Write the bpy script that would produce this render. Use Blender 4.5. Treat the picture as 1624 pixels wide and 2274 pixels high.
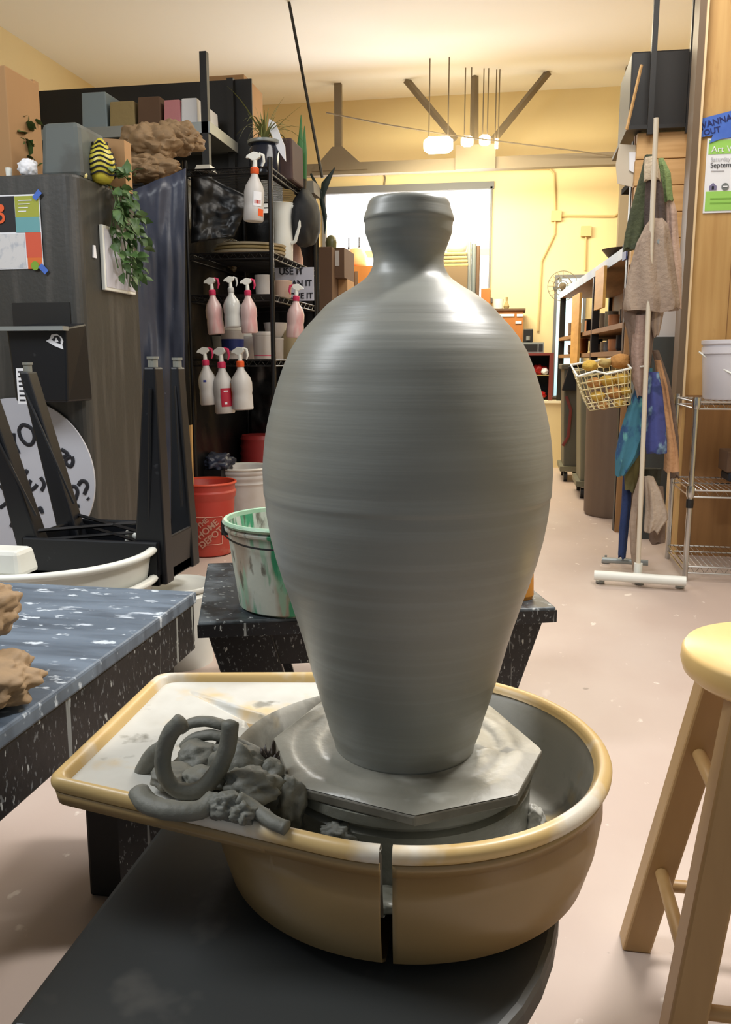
import bpy, math, random
from math import sin, cos, pi, radians, atan2, sqrt, asin, tan
from mathutils import Vector, Matrix, noise
for o in list(bpy.data.objects): bpy.data.objects.remove(o)
sc = bpy.context.scene
COL = sc.collection
# ------------------------------------------------------------------ camera
FPX = 1900.0; PIT = radians(10); YAW = radians(10); HH = 1.0
cam = bpy.data.cameras.new('camera'); camo = bpy.data.objects.new('camera', cam); COL.objects.link(camo)
cam.sensor_fit = 'HORIZONTAL'; cam.sensor_width = 36; cam.lens = FPX/1624*36; cam.clip_start = .02; cam.clip_end = 100
camo.location = (0, 0, HH); camo.rotation_euler = (radians(90)-PIT, 0, YAW); sc.camera = camo
# ------------------------------------------------------------------ world, lights, exposure
sc.view_settings.view_transform = 'Standard'; sc.view_settings.look = 'None'; sc.view_settings.gamma = 1
sc.view_settings.exposure = 0.0
w = bpy.data.worlds.new('world'); sc.world = w; w.use_nodes = True
w.node_tree.nodes['Background'].inputs[0].default_value = (.80, .90, 1.0, 1)
w.node_tree.nodes['Background'].inputs[1].default_value = .24
def area(name, loc, target, size, power, col, sy=None):
    l = bpy.data.lights.new(name, 'AREA'); l.energy = power; l.color = col
    l.shape = 'RECTANGLE'; l.size = size; l.size_y = sy or size
    o = bpy.data.objects.new(name, l); COL.objects.link(o); o.location = loc
    o.rotation_euler = (Vector(target)-Vector(loc)).to_track_quat('-Z', 'Y').to_euler()
    return o
area('ceiling_light_near', (.80, 1.80, 2.7), (.0, 1.05, .6), .2, 62, (1, .97, .93), .6)
area('ceiling_light_mid', (.3, 3.6, 3.3), (.2, 3.6, 0), 1.6, 55, (1, .95, .88), 1.2)
area('fill_light_left', (-2.2, .8, 3.0), (-.6, 1.3, .5), .7, 72, (.93, .97, 1), 1.8)  # unseen fill light, added to lift the left side of the vase
area('ceiling_light_far', (.3, 7.0, 3.3), (.3, 7.3, 0), 2.0, 100, (1, .87, .62), 1.4)
area('ceiling_light_end', (-.7, 8.0, 2.6), (-.3, 9.3, 1.2), 1.2, 60, (1, .90, .62), .3)
area('window_daylight', (-1.2, 9.0, 2.2), (-.6, 2, .8), 1.8, 60, (.93, .97, 1), .8)
# ------------------------------------------------------------------ pixel -> place helpers
def ray(px, py):
    x = (px-812)/FPX; v = (1137-py)/FPX
    d = (x, cos(PIT)+v*sin(PIT), -sin(PIT)+v*cos(PIT))
    return Vector((d[0]*cos(YAW)-d[1]*sin(YAW), d[0]*sin(YAW)+d[1]*cos(YAW), d[2]))
def PZ(px, py, z): d = ray(px, py); t = (z-HH)/d.z; return Vector((d.x*t, d.y*t, z))
def PY(px, py, y): d = ray(px, py); t = y/d.y; return Vector((d.x*t, y, HH+d.z*t))
def PX(px, py, x): d = ray(px, py); t = x/d.x; return Vector((x, d.y*t, HH+d.z*t))
# ------------------------------------------------------------------ materials
def lin(c):
    return tuple(((v/255)/12.92 if v/255 <= .04045 else ((v/255+.055)/1.055)**2.4) for v in c)+(1,)
MC = {}
def mat(name, col, rough=.55, metal=0, layers=(), bump=0, bscale=30, bstretch=(1, 1, 1), emit=0, trans=0, alpha=1, spec=.5, coat=0):
    """layers: (colour, scale, threshold, softness, stretch, strength)"""
    if name in MC: return MC[name]
    m = bpy.data.materials.new(name); m.use_nodes = True; nt = m.node_tree; N = nt.nodes; L = nt.links
    b = N['Principled BSDF']; b.inputs['Roughness'].default_value = rough; b.inputs['Metallic'].default_value = metal
    b.inputs['Specular IOR Level'].default_value = spec; b.inputs['Coat Weight'].default_value = coat
    tc = N.new('ShaderNodeTexCoord')
    def nz(scale, stretch, det=4):
        mp = N.new('ShaderNodeMapping'); mp.inputs['Scale'].default_value = stretch; L.new(tc.outputs['Object'], mp.inputs[0])
        n = N.new('ShaderNodeTexNoise'); n.inputs['Scale'].default_value = scale; n.inputs['Detail'].default_value = det
        L.new(mp.outputs[0], n.inputs[0]); return n.outputs[0]
    cur = None; base = lin(col)
    for lc, s, th, so, st, k in layers:
        rp = N.new('ShaderNodeValToRGB'); L.new(nz(s, st), rp.inputs[0])
        rp.color_ramp.elements[0].position = max(0, th-so); rp.color_ramp.elements[1].position = min(1, th+so)
        rp.color_ramp.elements[0].color = (0, 0, 0, 1); rp.color_ramp.elements[1].color = (k, k, k, 1)
        mx = N.new('ShaderNodeMix'); mx.data_type = 'RGBA'; L.new(rp.outputs[0], mx.inputs[0])
        if cur is None: mx.inputs[6].default_value = base
        else: L.new(cur, mx.inputs[6])
        mx.inputs[7].default_value = lin(lc); cur = mx.outputs[2]
    if cur is None: b.inputs['Base Color'].default_value = base
    else: L.new(cur, b.inputs['Base Color'])
    if bump:
        bp = N.new('ShaderNodeBump'); bp.inputs['Strength'].default_value = min(1, bump); bp.inputs['Distance'].default_value = .01
        L.new(nz(bscale, bstretch, 6), bp.inputs['Height']); L.new(bp.outputs[0], b.inputs['Normal'])
    if emit:
        b.inputs['Emission Color'].default_value = base; b.inputs['Emission Strength'].default_value = emit
        if cur is not None: L.new(cur, b.inputs['Emission Color'])
    if trans: b.inputs['Transmission Weight'].default_value = trans
    if alpha < 1: b.inputs['Alpha'].default_value = alpha
    MC[name] = m; return m
U = (1, 1, 1)
WHITE = (235, 235, 230)
m_clay = mat('wet_grey_clay', (136, 137, 130), .38, layers=[((122, 122, 115), 6, .5, .2, (.3, .3, 6), .6), ((150, 152, 146), 14, .6, .1, (.15, .15, 9), .35)], bump=.05, bscale=16, bstretch=(.2, .2, 8))
m_clay2 = mat('clay_trimming', (110, 110, 101), .6, layers=[((92, 92, 84), 14, .52, .12, U, .7)], bump=.35, bscale=45)
m_claydark = mat('dark_clay_chunk', (62, 52, 44), .5, bump=.6, bscale=60)
m_bat = mat('slurry_bat', (146, 144, 134), .3, layers=[((104, 102, 92), 7, .52, .12, (1, 1, 1), .8), ((196, 195, 188), 10, .60, .06, U, .6)], bump=.15, bscale=30)
m_batedge = mat('bat_edge', (120, 116, 105), .5, layers=[((80, 76, 66), 20, .5, .1, U, .7)])
m_slurry = mat('slurry_coated', (120, 120, 110), .35, layers=[((88, 88, 78), 6, .52, .1, (1, 1, 4), .8)], bump=.3, bscale=30)
m_pan = mat('splash_pan_cream', (202, 172, 116), .35, layers=[((214, 208, 196), 9, .55, .05, U, .9), ((188, 148, 84), 12, .66, .06, U, .5)], bump=.05)
m_panout = mat('splash_pan_tan', (156, 130, 88), .32, layers=[((144, 118, 76), 4, .5, .15, U, .6)])
m_panin = mat('splash_pan_inner', (182, 180, 172), .4, layers=[((204, 204, 198), 7, .5, .1, U, .8), ((205, 176, 120), 9, .62, .05, U, .75), ((120, 118, 108), 26, .68, .05, U, .8)], bump=.06)
m_basin = mat('splash_basin', (172, 170, 160), .4, layers=[((192, 190, 182), 8, .5, .08, U, .8), ((104, 102, 92), 12, .56, .06, U, .8), ((196, 172, 118), 10, .68, .04, U, .6)], bump=.15)
m_deck = mat('wheel_deck_grey', (58, 60, 60), .4, layers=[((92, 90, 86), 9, .66, .04, U, .6)])
m_black = mat('black_paint', (16, 16, 17), .5)
m_blackp = mat('black_plastic', (17, 19, 24), .42, spec=.35, layers=[((60, 62, 66), 26, .72, .03, U, .6)])
m_spatT = mat('tabletop_smears_and_glare', (86, 98, 112), .4, layers=[((112, 126, 142), 3, .5, .12, (1, 5, 1), .7), ((66, 76, 88), 5, .56, .1, (1.5, 7, 1), .7), ((200, 210, 222), 14, .67, .03, (1, 3, 1), .8), ((210, 220, 230), 34, .66, .03, (1, 1.6, 1), .8)], bump=.05)  # blue-grey glare painted into the black top's colour; pale marks are slip
m_spatS = mat('black_wood_splattered', (17, 18, 21), .45, layers=[((120, 124, 126), 150, .64, .03, (1, 1, .6), .7), ((190, 194, 192), 80, .68, .02, (1.6, 1.6, .6), .9), ((150, 154, 152), 16, .66, .012, (3, 3, .16), .8)], bump=.1)
m_tarp = mat('navy_plastic_sheet', (38, 42, 56), .35, layers=[((74, 82, 104), 3, .52, .15, (1, 1, .6), .7), ((120, 128, 146), 40, .73, .02, (1, 1, .6), .5)], bump=.5, bscale=5)
m_btarp = mat('black_plastic_sheet', (11, 11, 12), .35, bump=.7, bscale=6)
m_fridge = mat('charcoal_textured_steel', (52, 52, 50), .5, layers=[((80, 78, 75), 26, .58, .08, (1, 1, .07), .6)], bump=.1, bscale=60)
m_wire = mat('black_wire', (20, 20, 22), .4, .3)
m_chrome = mat('chrome', (190, 190, 188), .22, 1)
m_white = mat('white_plastic', (226, 228, 222), .4, layers=[((206, 206, 198), 5, .6, .1, U, .5)])
m_whitec = mat('white_container', (196, 194, 192), .45, layers=[((180, 172, 164), 9, .6, .1, U, .6)])
m_paper = mat('white_paper', (228, 230, 236), .8)
m_ink = mat('black_ink', (22, 24, 34), .7)
m_card = mat('cardboard', (176, 138, 96), .85, layers=[((160, 122, 82), 3, .5, .2, (1, 1, .3), .5)])
m_cardd = mat('dark_cardboard', (104, 80, 62), .85, layers=[((88, 66, 50), 3, .5, .2, U, .5)])
m_kraft = mat('kraft_paper', (150, 124, 92), .7, layers=[((112, 90, 64), 6, .5, .15, U, .6)], bump=.5, bscale=12)
m_redrim = mat('orange_pail_rim', (204, 74, 46), .45)
m_redb = mat('orange_red_pail', (172, 52, 40), .5, layers=[((170, 70, 56), 7, .55, .1, U, .7), ((176, 130, 112), 12, .7, .05, U, .4)])
m_dkred = mat('dark_red_pail', (140, 40, 40), .45)
m_green = mat('glaze_bucket', (176, 184, 174), .45, layers=[((146, 132, 116), 6, .5, .04, (1.4, 1.4, .6), .9), ((36, 134, 94), 9, .53, .03, (2.2, 2.2, .35), .95), ((130, 176, 150), 14, .6, .04, (2, 2, .3), .7), ((70, 64, 54), 18, .62, .03, (2, 2, .6), .8)], bump=.15)
m_rim = mat('pale_green_rim', (150, 186, 160), .5, layers=[((196, 200, 186), 10, .55, .06, U, .7)])
m_pine = mat('pine_plywood', (200, 162, 104), .6, layers=[((178, 136, 80), 3, .5, .15, (8, 1, .5), .7), ((152, 106, 58), 6, .70, .05, (3, 1, .6), .6)])
m_plyd = mat('dark_plywood', (150, 110, 66), .6, layers=[((122, 86, 48), 3, .5, .15, (7, 1, .5), .7)])
m_plank = mat('pine_planks', (208, 170, 118), .65, layers=[((186, 146, 92), 4, .5, .12, (.6, 1, 9), .7), ((150, 112, 66), 9, .72, .04, (1, 1, 2), .6)])
m_stool = mat('birch_seat', (232, 200, 138), .35, layers=[((220, 184, 118), 4, .5, .15, (6, .6, 1), .6)])
m_stoolleg = mat('birch_leg', (178, 144, 96), .45, layers=[((160, 126, 80), 4, .5, .15, (6, 6, .5), .5)])
m_wall = mat('cream_wall_paint', (230, 212, 166), .7, layers=[((220, 200, 152), 1.2, .5, .2, U, .5)], bump=.03)
m_ceil = mat('white_ceiling', (240, 240, 238), .8)
m_beam = mat('grey_brown_steel', (120, 108, 90), .6)
m_pipe = mat('wall_conduit', (204, 180, 130), .6)
m_lamp = mat('lamp_tube', (255, 236, 190), .5, emit=14)
m_pane = mat('bright_window_pane', (248, 251, 255), .3, layers=[((214, 228, 244), 9, .64, .03, (1, 1, 1), .35)], emit=1.6)
m_dpane = mat('door_glass', (190, 226, 240), .3, emit=.9)
m_frame = mat('window_frame_paint', (110, 112, 118), .5)
m_orange = mat('orange_brown_wood', (176, 112, 52), .55, layers=[((158, 98, 44), 3, .5, .2, (4, 1, 1), .5)])
m_terra = mat('terracotta', (214, 150, 104), .6)
m_khaki = mat('khaki_cloth', (156, 138, 96), .9, bump=.3)
m_maroon = mat('maroon_paint', (110, 44, 40), .5)
m_red = mat('red_plastic', (190, 40, 40), .4)
m_pink = mat('magenta_plastic', (200, 50, 92), .4)
m_orng = mat('orange_plastic', (224, 92, 42), .4)
m_pinkliq = mat('pink_liquid_bottle', (206, 180, 178), .3, layers=[((196, 120, 124), 10, .60, .08, (2, 2, .5), .7)])
m_clr = mat('clear_bottle', (196, 198, 196), .25)
m_blue = mat('blue_tape', (62, 100, 190), .7, layers=[((84, 124, 210), 8, .5, .1, U, .5)])
m_gbin = mat('grey_bin', (84, 84, 74), .55, layers=[((70, 68, 58), 4, .5, .15, U, .6)])
m_gbin2 = mat('green_grey_bin', (112, 110, 90), .55, layers=[((94, 92, 74), 4, .5, .15, (2, 2, .4), .6)])
m_barrel = mat('brown_barrel', (112, 94, 78), .6, layers=[((94, 78, 66), 4, .5, .12, (3, 3, .3), .6)])
m_leaf = mat('leaf_green', (62, 92, 46), .5, layers=[((100, 128, 78), 20, .55, .1, U, .7)])
m_dleaf = mat('dark_leaf', (26, 40, 36), .45)
m_glass = mat('dark_glass_jar', (24, 30, 44), .15)
m_yel = mat('mustard_sponge', (196, 160, 70), .9, bump=.6, bscale=60)
m_tansp = mat('tan_sponge', (178, 128, 70), .9, bump=.6, bscale=60)
m_bigwh = mat('white_pail', (208, 206, 212), .4)
m_gsteel = mat('galvanised_metal', (150, 156, 156), .4, .5)
m_tealbox = mat('slate_painted_case', (88, 94, 92), .6, layers=[((66, 66, 62), 6, .56, .06, U, .7)])
def cloth(n, c, c2, s=6, th=.52): return mat(n, c, .95, layers=[(c2, s, th, .08, U, .8)], bump=.5, bscale=60)
# floor
m_floor = mat('painted_concrete_floor', (190, 172, 162), .5, layers=[((176, 158, 148), .8, .5, .15, U, .7), ((198, 184, 174), 2.2, .55, .1, (1, .6, 1), .6), ((226, 216, 206), 22, .70, .025, (1, .6, 1), .8), ((224, 214, 206), 6, .72, .02, (1, .35, 1), .6), ((130, 118, 108), 17, .74, .02, U, .6)], bump=.04)
# ------------------------------------------------------------------ object helpers
WL = {}
def wloc(o): return WL.get(o.name, Vector((0, 0, 0)))
def tag(o, label, cat, group=None, kind=None):
    if kind: o['kind'] = kind
    if label: o['label'] = label
    if cat: o['category'] = cat
    if group: o['group'] = group
    return o
def thing(name, label, cat, loc, group=None):
    o = bpy.data.objects.new(name, None); COL.objects.link(o); o.empty_display_size = .05
    o.location = loc; WL[o.name] = Vector(loc); return tag(o, label, cat, group)
class MB:
    def __init__(s): s.v = []; s.f = []
    def add(s, v, f):
        n = len(s.v); s.v += [Vector(p) for p in v]; s.f += [tuple(i+n for i in q) for q in f]; return s
    def box(s, x0, x1, y0, y1, z0, z1, tx=0, ty=0):
        return s.add([(x0, y0, z0), (x1, y0, z0), (x1, y1, z0), (x0, y1, z0), (x0+tx, y0+ty, z1), (x1-tx, y0+ty, z1), (x1-tx, y1-ty, z1), (x0+tx, y1-ty, z1)],
                     [(0, 3, 2, 1), (4, 5, 6, 7), (0, 1, 5, 4), (1, 2, 6, 5), (2, 3, 7, 6), (3, 0, 4, 7)])
    def hexa(s, p): return s.add(p, [(0, 3, 2, 1), (4, 5, 6, 7), (0, 1, 5, 4), (1, 2, 6, 5), (2, 3, 7, 6), (3, 0, 4, 7)])
    def prism(s, poly, vec):
        n = len(poly); vec = Vector(vec); p = [Vector(q) for q in poly]
        return s.add(p+[q+vec for q in p], [tuple(range(n))[::-1], tuple(range(n, 2*n))]+[(i, (i+1) % n, n+(i+1) % n, n+i) for i in range(n)])
    def lathe(s, prof, c=(0, 0, 0), n=48, cap=True, axis=None):
        v = []; k = len(prof); c = Vector(c)
        for r, z in prof:
            for i in range(n):
                a = 2*pi*i/n; p = Vector((r*cos(a), r*sin(a), z))
                if axis is not None: p = axis @ p
                v.append(c+p)
        f = [(j*n+i, j*n+(i+1) % n, (j+1)*n+(i+1) % n, (j+1)*n+i) for j in range(k-1) for i in range(n)]
        if cap: f += [tuple(range(n))[::-1], tuple((k-1)*n+i for i in range(n))]
        return s.add(v, f)
    def tube(s, pts, r, n=8, flat=1.0, cap=True, up=(0, 0, 1)):
        pts = [Vector(p) for p in pts]; k = len(pts); v = []
        rr = r if isinstance(r, (list, tuple)) else [r]*k
        prev = None
        for i, p in enumerate(pts):
            t = (pts[min(i+1, k-1)]-pts[max(i-1, 0)]).normalized()
            if prev is None:
                u = Vector(up)
                if abs(t.dot(u)) > .95: u = Vector((1, 0, 0))
                a = t.cross(u).normalized()
            else:
                a = (prev-t*prev.dot(t)).normalized()
            prev = a; b = t.cross(a)
            for j in range(n):
                q = 2*pi*j/n; v.append(p+a*cos(q)*rr[i]+b*sin(q)*rr[i]*flat)
        f = [(j*n+i, j*n+(i+1) % n, (j+1)*n+(i+1) % n, (j+1)*n+i) for j in range(k-1) for i in range(n)]
        if cap: f += [tuple(range(n))[::-1], tuple((k-1)*n+i for i in range(n))]
        return s.add(v, f)
    def build(s, name, m, parent=None, smooth=False, bevel=0, local=False, sub=0, label=None):
        me = bpy.data.meshes.new(name); v = s.v
        if parent is not None: org = wloc(parent)
        else:
            xs = [p.x for p in v]; ys = [p.y for p in v]; zs = [p.z for p in v]
            org = Vector(((min(xs)+max(xs))/2, (min(ys)+max(ys))/2, min(zs)))
        if local: org = Vector((0, 0, 0))
        me.from_pydata([tuple(p-org) for p in v], [], s.f); me.update()
        if smooth:
            me.polygons.foreach_set('use_smooth', [True]*len(me.polygons))
        me.materials.append(m)
        o = bpy.data.objects.new(name, me); COL.objects.link(o)
        if parent is not None: o.parent = parent; WL[o.name] = org
        else: o.location = org; WL[o.name] = org
        if smooth and smooth != 'all':
            try: me.set_sharp_from_angle(angle=radians(40))
            except Exception: pass
        if bevel:
            b = o.modifiers.new('bevel', 'BEVEL'); b.width = bevel; b.segments = 2; b.limit_method = 'ANGLE'; b.angle_limit = radians(40)
        if sub:
            b = o.modifiers.new('sub', 'SUBSURF'); b.levels = sub; b.render_levels = sub
        if label: o['label'] = label
        return o
def icos(sub=3):
    import bmesh
    bm = bmesh.new(); bmesh.ops.create_icosphere(bm, subdivisions=sub, radius=1)
    v = [x.co.copy() for x in bm.verts]; f = [tuple(q.index for q in p.verts) for p in bm.faces]; bm.free(); return v, f
def lump(c, r, amp=.25, fr=2.0, seed=0, sub=4, ridge=False, flatbot=None):
    v, f = icos(sub); o = []
    for p in v:
        q = p*fr+Vector((seed*7.3, seed*3.1, seed))
        n = noise.fractal(q, 1, 2, 4)
        if ridge:
            n = 0
            for kk, (fq, am) in enumerate(((.8, .7), (1.7, .4), (3.4, .16))):
                d_, _ = noise.voronoi(q*fq+Vector((kk*3, 0, 0))); n += am*(min(1, (d_[1]-d_[0])*1.6)-.4)
        k = 1+amp*n; z = p.z*r[2]*k
        if flatbot is not None: z = max(z, flatbot)
        o.append(Vector(c)+Vector((p.x*r[0]*k, p.y*r[1]*k, z)))
    m = MB(); m.add(o, f); return m
def text(s, name, m, parent, loc, size, rx=pi/2, rz=0, tilt=0, align='CENTER', ext=.0004, sx=1, thick=0, bend=None):
    c = bpy.data.curves.new('t', 'FONT'); c.body = s; c.size = size; c.align_x = align; c.align_y = 'CENTER'; c.extrude = ext; c.offset = thick
    o = bpy.data.objects.new('t', c); COL.objects.link(o); dg = bpy.context.evaluated_depsgraph_get()
    me = bpy.data.meshes.new_from_object(o.evaluated_get(dg)); bpy.data.objects.remove(o); bpy.data.curves.remove(c)
    M = Matrix.Rotation(rz, 4, 'Z') @ Matrix.Rotation(rx, 4, 'X') @ Matrix.Rotation(tilt, 4, 'Z') @ Matrix.Diagonal((sx, 1, 1, 1))
    me.transform(M); loc = Vector(loc)
    if bend:   # wrap round a vertical cylinder (cx, cy, r)
        cx, cy, r = bend
        for v in me.vertices:
            a = v.co.x/r-pi/2+bend_a(loc, cx, cy); v.co.x, v.co.y = cx+cos(a)*(r+.001)-loc.x, cy+sin(a)*(r+.001)-loc.y
    org = wloc(parent) if parent else Vector((0, 0, 0)); me.transform(Matrix.Translation(loc-org))
    me.materials.clear(); me.materials.append(m); me.name = name
    ob = bpy.data.objects.new(name, me); COL.objects.link(ob)
    if parent: ob.parent = parent
    return ob
def bend_a(loc, cx, cy): return atan2(loc.y-cy, loc.x-cx)+pi/2
def BX(px0, pt, px1, pb, y, d=None):
    pm = (pt+pb)/2; xm = (px0+px1)/2
    return [PY(px0, pm, y).x, PY(px1, pm, y).x, y, y+(d or .2), PY(xm, pb, y).z, PY(xm, pt, y).z]
def copy_tree(o, parent=None):
    c = o.copy(); COL.objects.link(c)
    if parent: c.parent = parent
    for ch in o.children: copy_tree(ch, c)
    return c
R = random.Random(5)
# ================================================================== SETTING
def struct(mb, name, m, **k): o = mb.build(name, m, **k); o['kind'] = 'structure'; return o
struct(MB().box(-4.2, 2.6, -.6, 9.4, -.05, 0), 'floor', m_floor)
CZ = 3.66
struct(MB().box(-4.2, 2.6, -.6, 9.4, CZ, CZ+.05), 'ceiling', m_ceil)
YB = 9.3
# back wall with two openings (window 1, glazed door strip)
wa = PY(724, 430, YB); wb = PY(1090, 415, YB); wl = PY(1090, 662, YB)
X0, X1, Z0, Z1 = wa.x, wb.x, wl.z, wb.z
d0, d1 = PY(1238, 770, YB-.5).x, PY(1268, 770, YB-.5).x
struct(MB().box(-4.2, X0, YB, YB+.12, 0, CZ).box(X0, X1, YB, YB+.12, Z1, CZ).box(X0, X1, YB, YB+.12, 0, Z0).box(X1, 2.6, YB, YB+.12, 0, CZ), 'wall_back', m_wall)
struct(MB().box(-4.32, -4.2, -.6, 9.4, 0, CZ), 'wall_left', m_wall)
struct(MB().box(2.6, 2.72, -.6, 9.4, 0, CZ), 'wall_right', m_wall)
wn = struct(MB().box(X0, X1, YB+.03, YB+.06, Z0, Z1), 'window_1', m_pane)
fr = MB(); t = .035
fr.box(X0-t, X1+t, YB-.03, YB+.02, Z1-.02, Z1+.05).box(X0-t, X0, YB-.03, YB+.02, Z0, Z1).box(X1, X1+t*.6, YB-.03, YB+.02, Z0, Z1)
fr.build('window_frame', m_frame, wn)
zb = PY(1075, 558, YB).z
MB().box(X0, X1, YB-.03, YB+.02, zb-.04, zb+.025).build('window_bar', m_wall, wn)
MB().box(X0-.05, X1+.05, YB-.06, YB+.02, Z0-.05, Z0).build('window_sill', m_frame, wn)
# raised loading platform at the far end
PT = .62
struct(MB().box(-4.2, 2.6, 8.3, YB, 0, PT), 'trim_1', m_wall, label='cream painted platform front')
struct(MB().box(-4.2, 2.6, 8.28, 8.34, PT-.01, PT+.012), 'trim_2', mat('pale_nosing', (236, 226, 196), .5))
# glazed door
g = struct(MB().box(d0-.03, d1+.16, YB-.05, YB-.01, PT, PT+1.25), 'door_1', m_frame)
MB().box(d0, d1+.13, YB-.056, YB-.05, PT+.02, PT+1.21).build('door_glass', m_dpane, g)
# ---- steel truss
yT = 8.75
a = PY(690, 378, yT); b = PY(1385, 352, yT); zc = (a.z+b.z)/2
bt = thing('roof_truss', 'grey brown steel roof truss crossing in front of the far cream wall', 'beam', (0, yT, zc-.1))
MB().box(-3.6, b.x+.02, yT-.05, yT+.05, zc-.06, zc+.05).build('chord', m_beam, bt)
p = PY(752, 340, yT); MB().box(p.x-.035, p.x+.035, yT-.03, yT+.03, zc, CZ).build('post', m_beam, bt)
MB().prism([(p.x-.26, yT-.06, zc-.02), (p.x+.3, yT-.06, zc-.02), (p.x+.05, yT-.06, zc+.2), (p.x-.05, yT-.06, zc+.2)], (0, .02, 0)).build('gusset_plate', m_beam, bt)
p = PY(1055, 340, yT)
MB().box(p.x-.18, p.x+.2, yT-.08, yT-.05, zc-.06, zc+.16).build('gusset_plate', m_beam, bt)
for q in ((960, 247), (1055, 247), (1148, 247)):
    e = PY(q[0], q[1], yT); s0 = PY(1055+(q[0]-1055)*.45, 310, yT); dr = (e-s0).normalized(); e2 = s0+dr*((CZ-s0.z)/dr.z)
    MB().tube([s0, e2], .035, 4).build('strut', m_beam, bt)
tag(MB().box(b.x-.02, b.x+.08, yT-.06, yT+.06, 0, CZ).build('steel_column', m_beam), 'brown steel column at the right end of the roof truss', 'column')
# lamps (3 bright fittings)
for i, (a0, a1, t0, t1, yy, lb) in enumerate([(935, 1013, 303, 341, 8.2, 'largest glowing lamp tube, left of the truss struts'), (1020, 1056, 302, 326, 8.5, 'glowing lamp tube directly under the middle truss strut'), (1060, 1094, 299, 324, 8.55, 'glowing lamp tube just right of the middle strut'), (1096, 1110, 308, 330, 8.6, 'smallest glowing lamp at the right end of the lamp row')]):
    x0, x1, y0, y1, z0, z1 = BX(a0, t0, a1, t1, yy)
    lt = thing('ceiling_lamp', lb, 'lamp', ((x0+x1)/2, yy, z0), 'lamps hanging by the roof truss')
    mm = MB(); r = (z1-z0)/2
    mm.tube([(x0+r*.4, yy, z0+r), (x0+r, yy, z0+r), (x1-r, yy, z0+r), (x1-r*.4, yy, z0+r)], [r*.6, r, r, r*.6], 14).build('bulb', m_lamp, lt, smooth=True)
    MB().tube([(x0+r, yy, z1+.0), (x0+r, yy, CZ)], .006, 6).tube([(x1-r, yy, z1), (x1-r, yy, CZ)], .006, 6).build('hanger_rod', m_beam, lt)
# conduits on the wall
def conduit(pts, lb, r=.012, cat='conduit', extra=None):
    P = [PY(x, y, YB-.02) for x, y in pts]
    t = thing('wall_conduit', lb, cat, P[-1], 'conduits on the far wall'); MB().tube(P, r, 6).build('pipe', m_pipe, t)
    for e in extra or []:
        q = PY(e[0], e[1], YB-.02); MB().box(q.x-.05, q.x+.05, YB-.05, YB, q.z-.05, q.z+.05).build('junction_box', m_pipe, t)
conduit([(720, 385), (1000, 378), (1222, 374), (1231, 385), (1234, 478), (1232, 520), (1203, 580), (1195, 735)], 'long cream conduit running over the window then down beside it', extra=[(1236, 480)])
conduit([(1238, 479), (1365, 480), (1385, 465)], 'short horizontal cream conduit right of the junction box')
conduit([(1302, 516), (1300, 600)], 'short vertical conduit below the lower right junction box', extra=[(1302, 514)])
cb = [PY(725, 250, 8.0), PY(850, 275, 8.2), PY(1000, 300, 8.4), PY(1120, 315, 8.5), PY(1280, 335, 8.6), PY(1385, 350, 8.7)]
tag(MB().tube(cb, .006, 6).build('hanging_cable', m_beam), 'thin cable sagging along the roof truss past the lamps', 'cable')
tag(MB().tube([PY(850, 378, 9.29), PY(856, 395, 9.28), PY(852, 425, 9.28)], .008, 6).build('short_cable', m_beam), 'short dark cable dropping from conduit above the window', 'cable')
_a, _b = PY(688, 247, 6.8), PY(716, 395, 6.8); _d = _a-_b
tag(MB().tube([_b+_d*((CZ-_b.z)/_d.z), _b], .012, 6).build('dark_rope', m_black), 'dark rope hanging diagonally above the black wire rack', 'rope')

# ================================================================== VASE, BAT, WHEEL
VC = Vector((-.1215, .958))
prof_px = [(450, 811, 990), (466, 808, 994), (482, 804, 1000), (490, 802, 1001), (494, 804, 998), (515, 805, 996), (520, 806, 995), (530, 810, 991), (545, 817, 987), (560, 823, 982), (574, 826, 980), (590, 826, 982), (606, 820, 989), (620, 811, 1002), (636, 790, 1025), (652, 764, 1052), (670, 735, 1076), (686, 715, 1092), (702, 700, 1106), (725, 678, 1126), (750, 657, 1144), (780, 638, 1161), (820, 620, 1178), (860, 608, 1193), (910, 597, 1208), (960, 588, 1219), (1010, 585, 1225), (1060, 585, 1226), (1110, 588, 1222), (1160, 596, 1214), (1210, 608, 1203), (1270, 628, 1184), (1340, 655, 1160), (1410, 678, 1136), (1480, 696, 1113), (1550, 716, 1088), (1610, 731, 1067), (1655, 742, 1052)]
def prof_from_px():
    out = []
    for py, xl, xr in prof_px:
        a, b = ray(xl, py), ray(xr, py); h = (atan2(a.x, a.y)*-1+atan2(b.x, b.y))/2
        mid = PY((xl+xr)/2, py, VC.y); D = sqrt(VC.x**2+VC.y**2)
        r = D*sin(abs(h)); out.append((r, mid.z))
    return out
pp = prof_from_px(); pp[-1] = (pp[-1][0], .549)
pp = sorted(pp, key=lambda q: q[1])
dense = []
for i in range(len(pp)-1):
    p0 = pp[max(i-1, 0)]; p1 = pp[i]; p2 = pp[i+1]; p3 = pp[min(i+2, len(pp)-1)]
    k = max(2, int((p2[1]-p1[1])/.0022))
    for j in range(k):
        t = j/k
        r = .5*((2*p1[0])+(-p0[0]+p2[0])*t+(2*p0[0]-5*p1[0]+4*p2[0]-p3[0])*t*t+(-p0[0]+3*p1[0]-3*p2[0]+p3[0])*t**3)
        z = p1[1]+(p2[1]-p1[1])*t
        dense.append((r, z))
ztop = pp[-1][1]
out = []
for r, z in dense:
    rg = noise.noise(Vector((0, 0, z*170)))*.00009+noise.noise(Vector((5, 0, z*55)))*.0003+noise.noise(Vector((9, 0, z*22)))*.0007
    out.append((r+rg, z))
zr = PY(905, 1150, VC.y-.155).z
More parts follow.
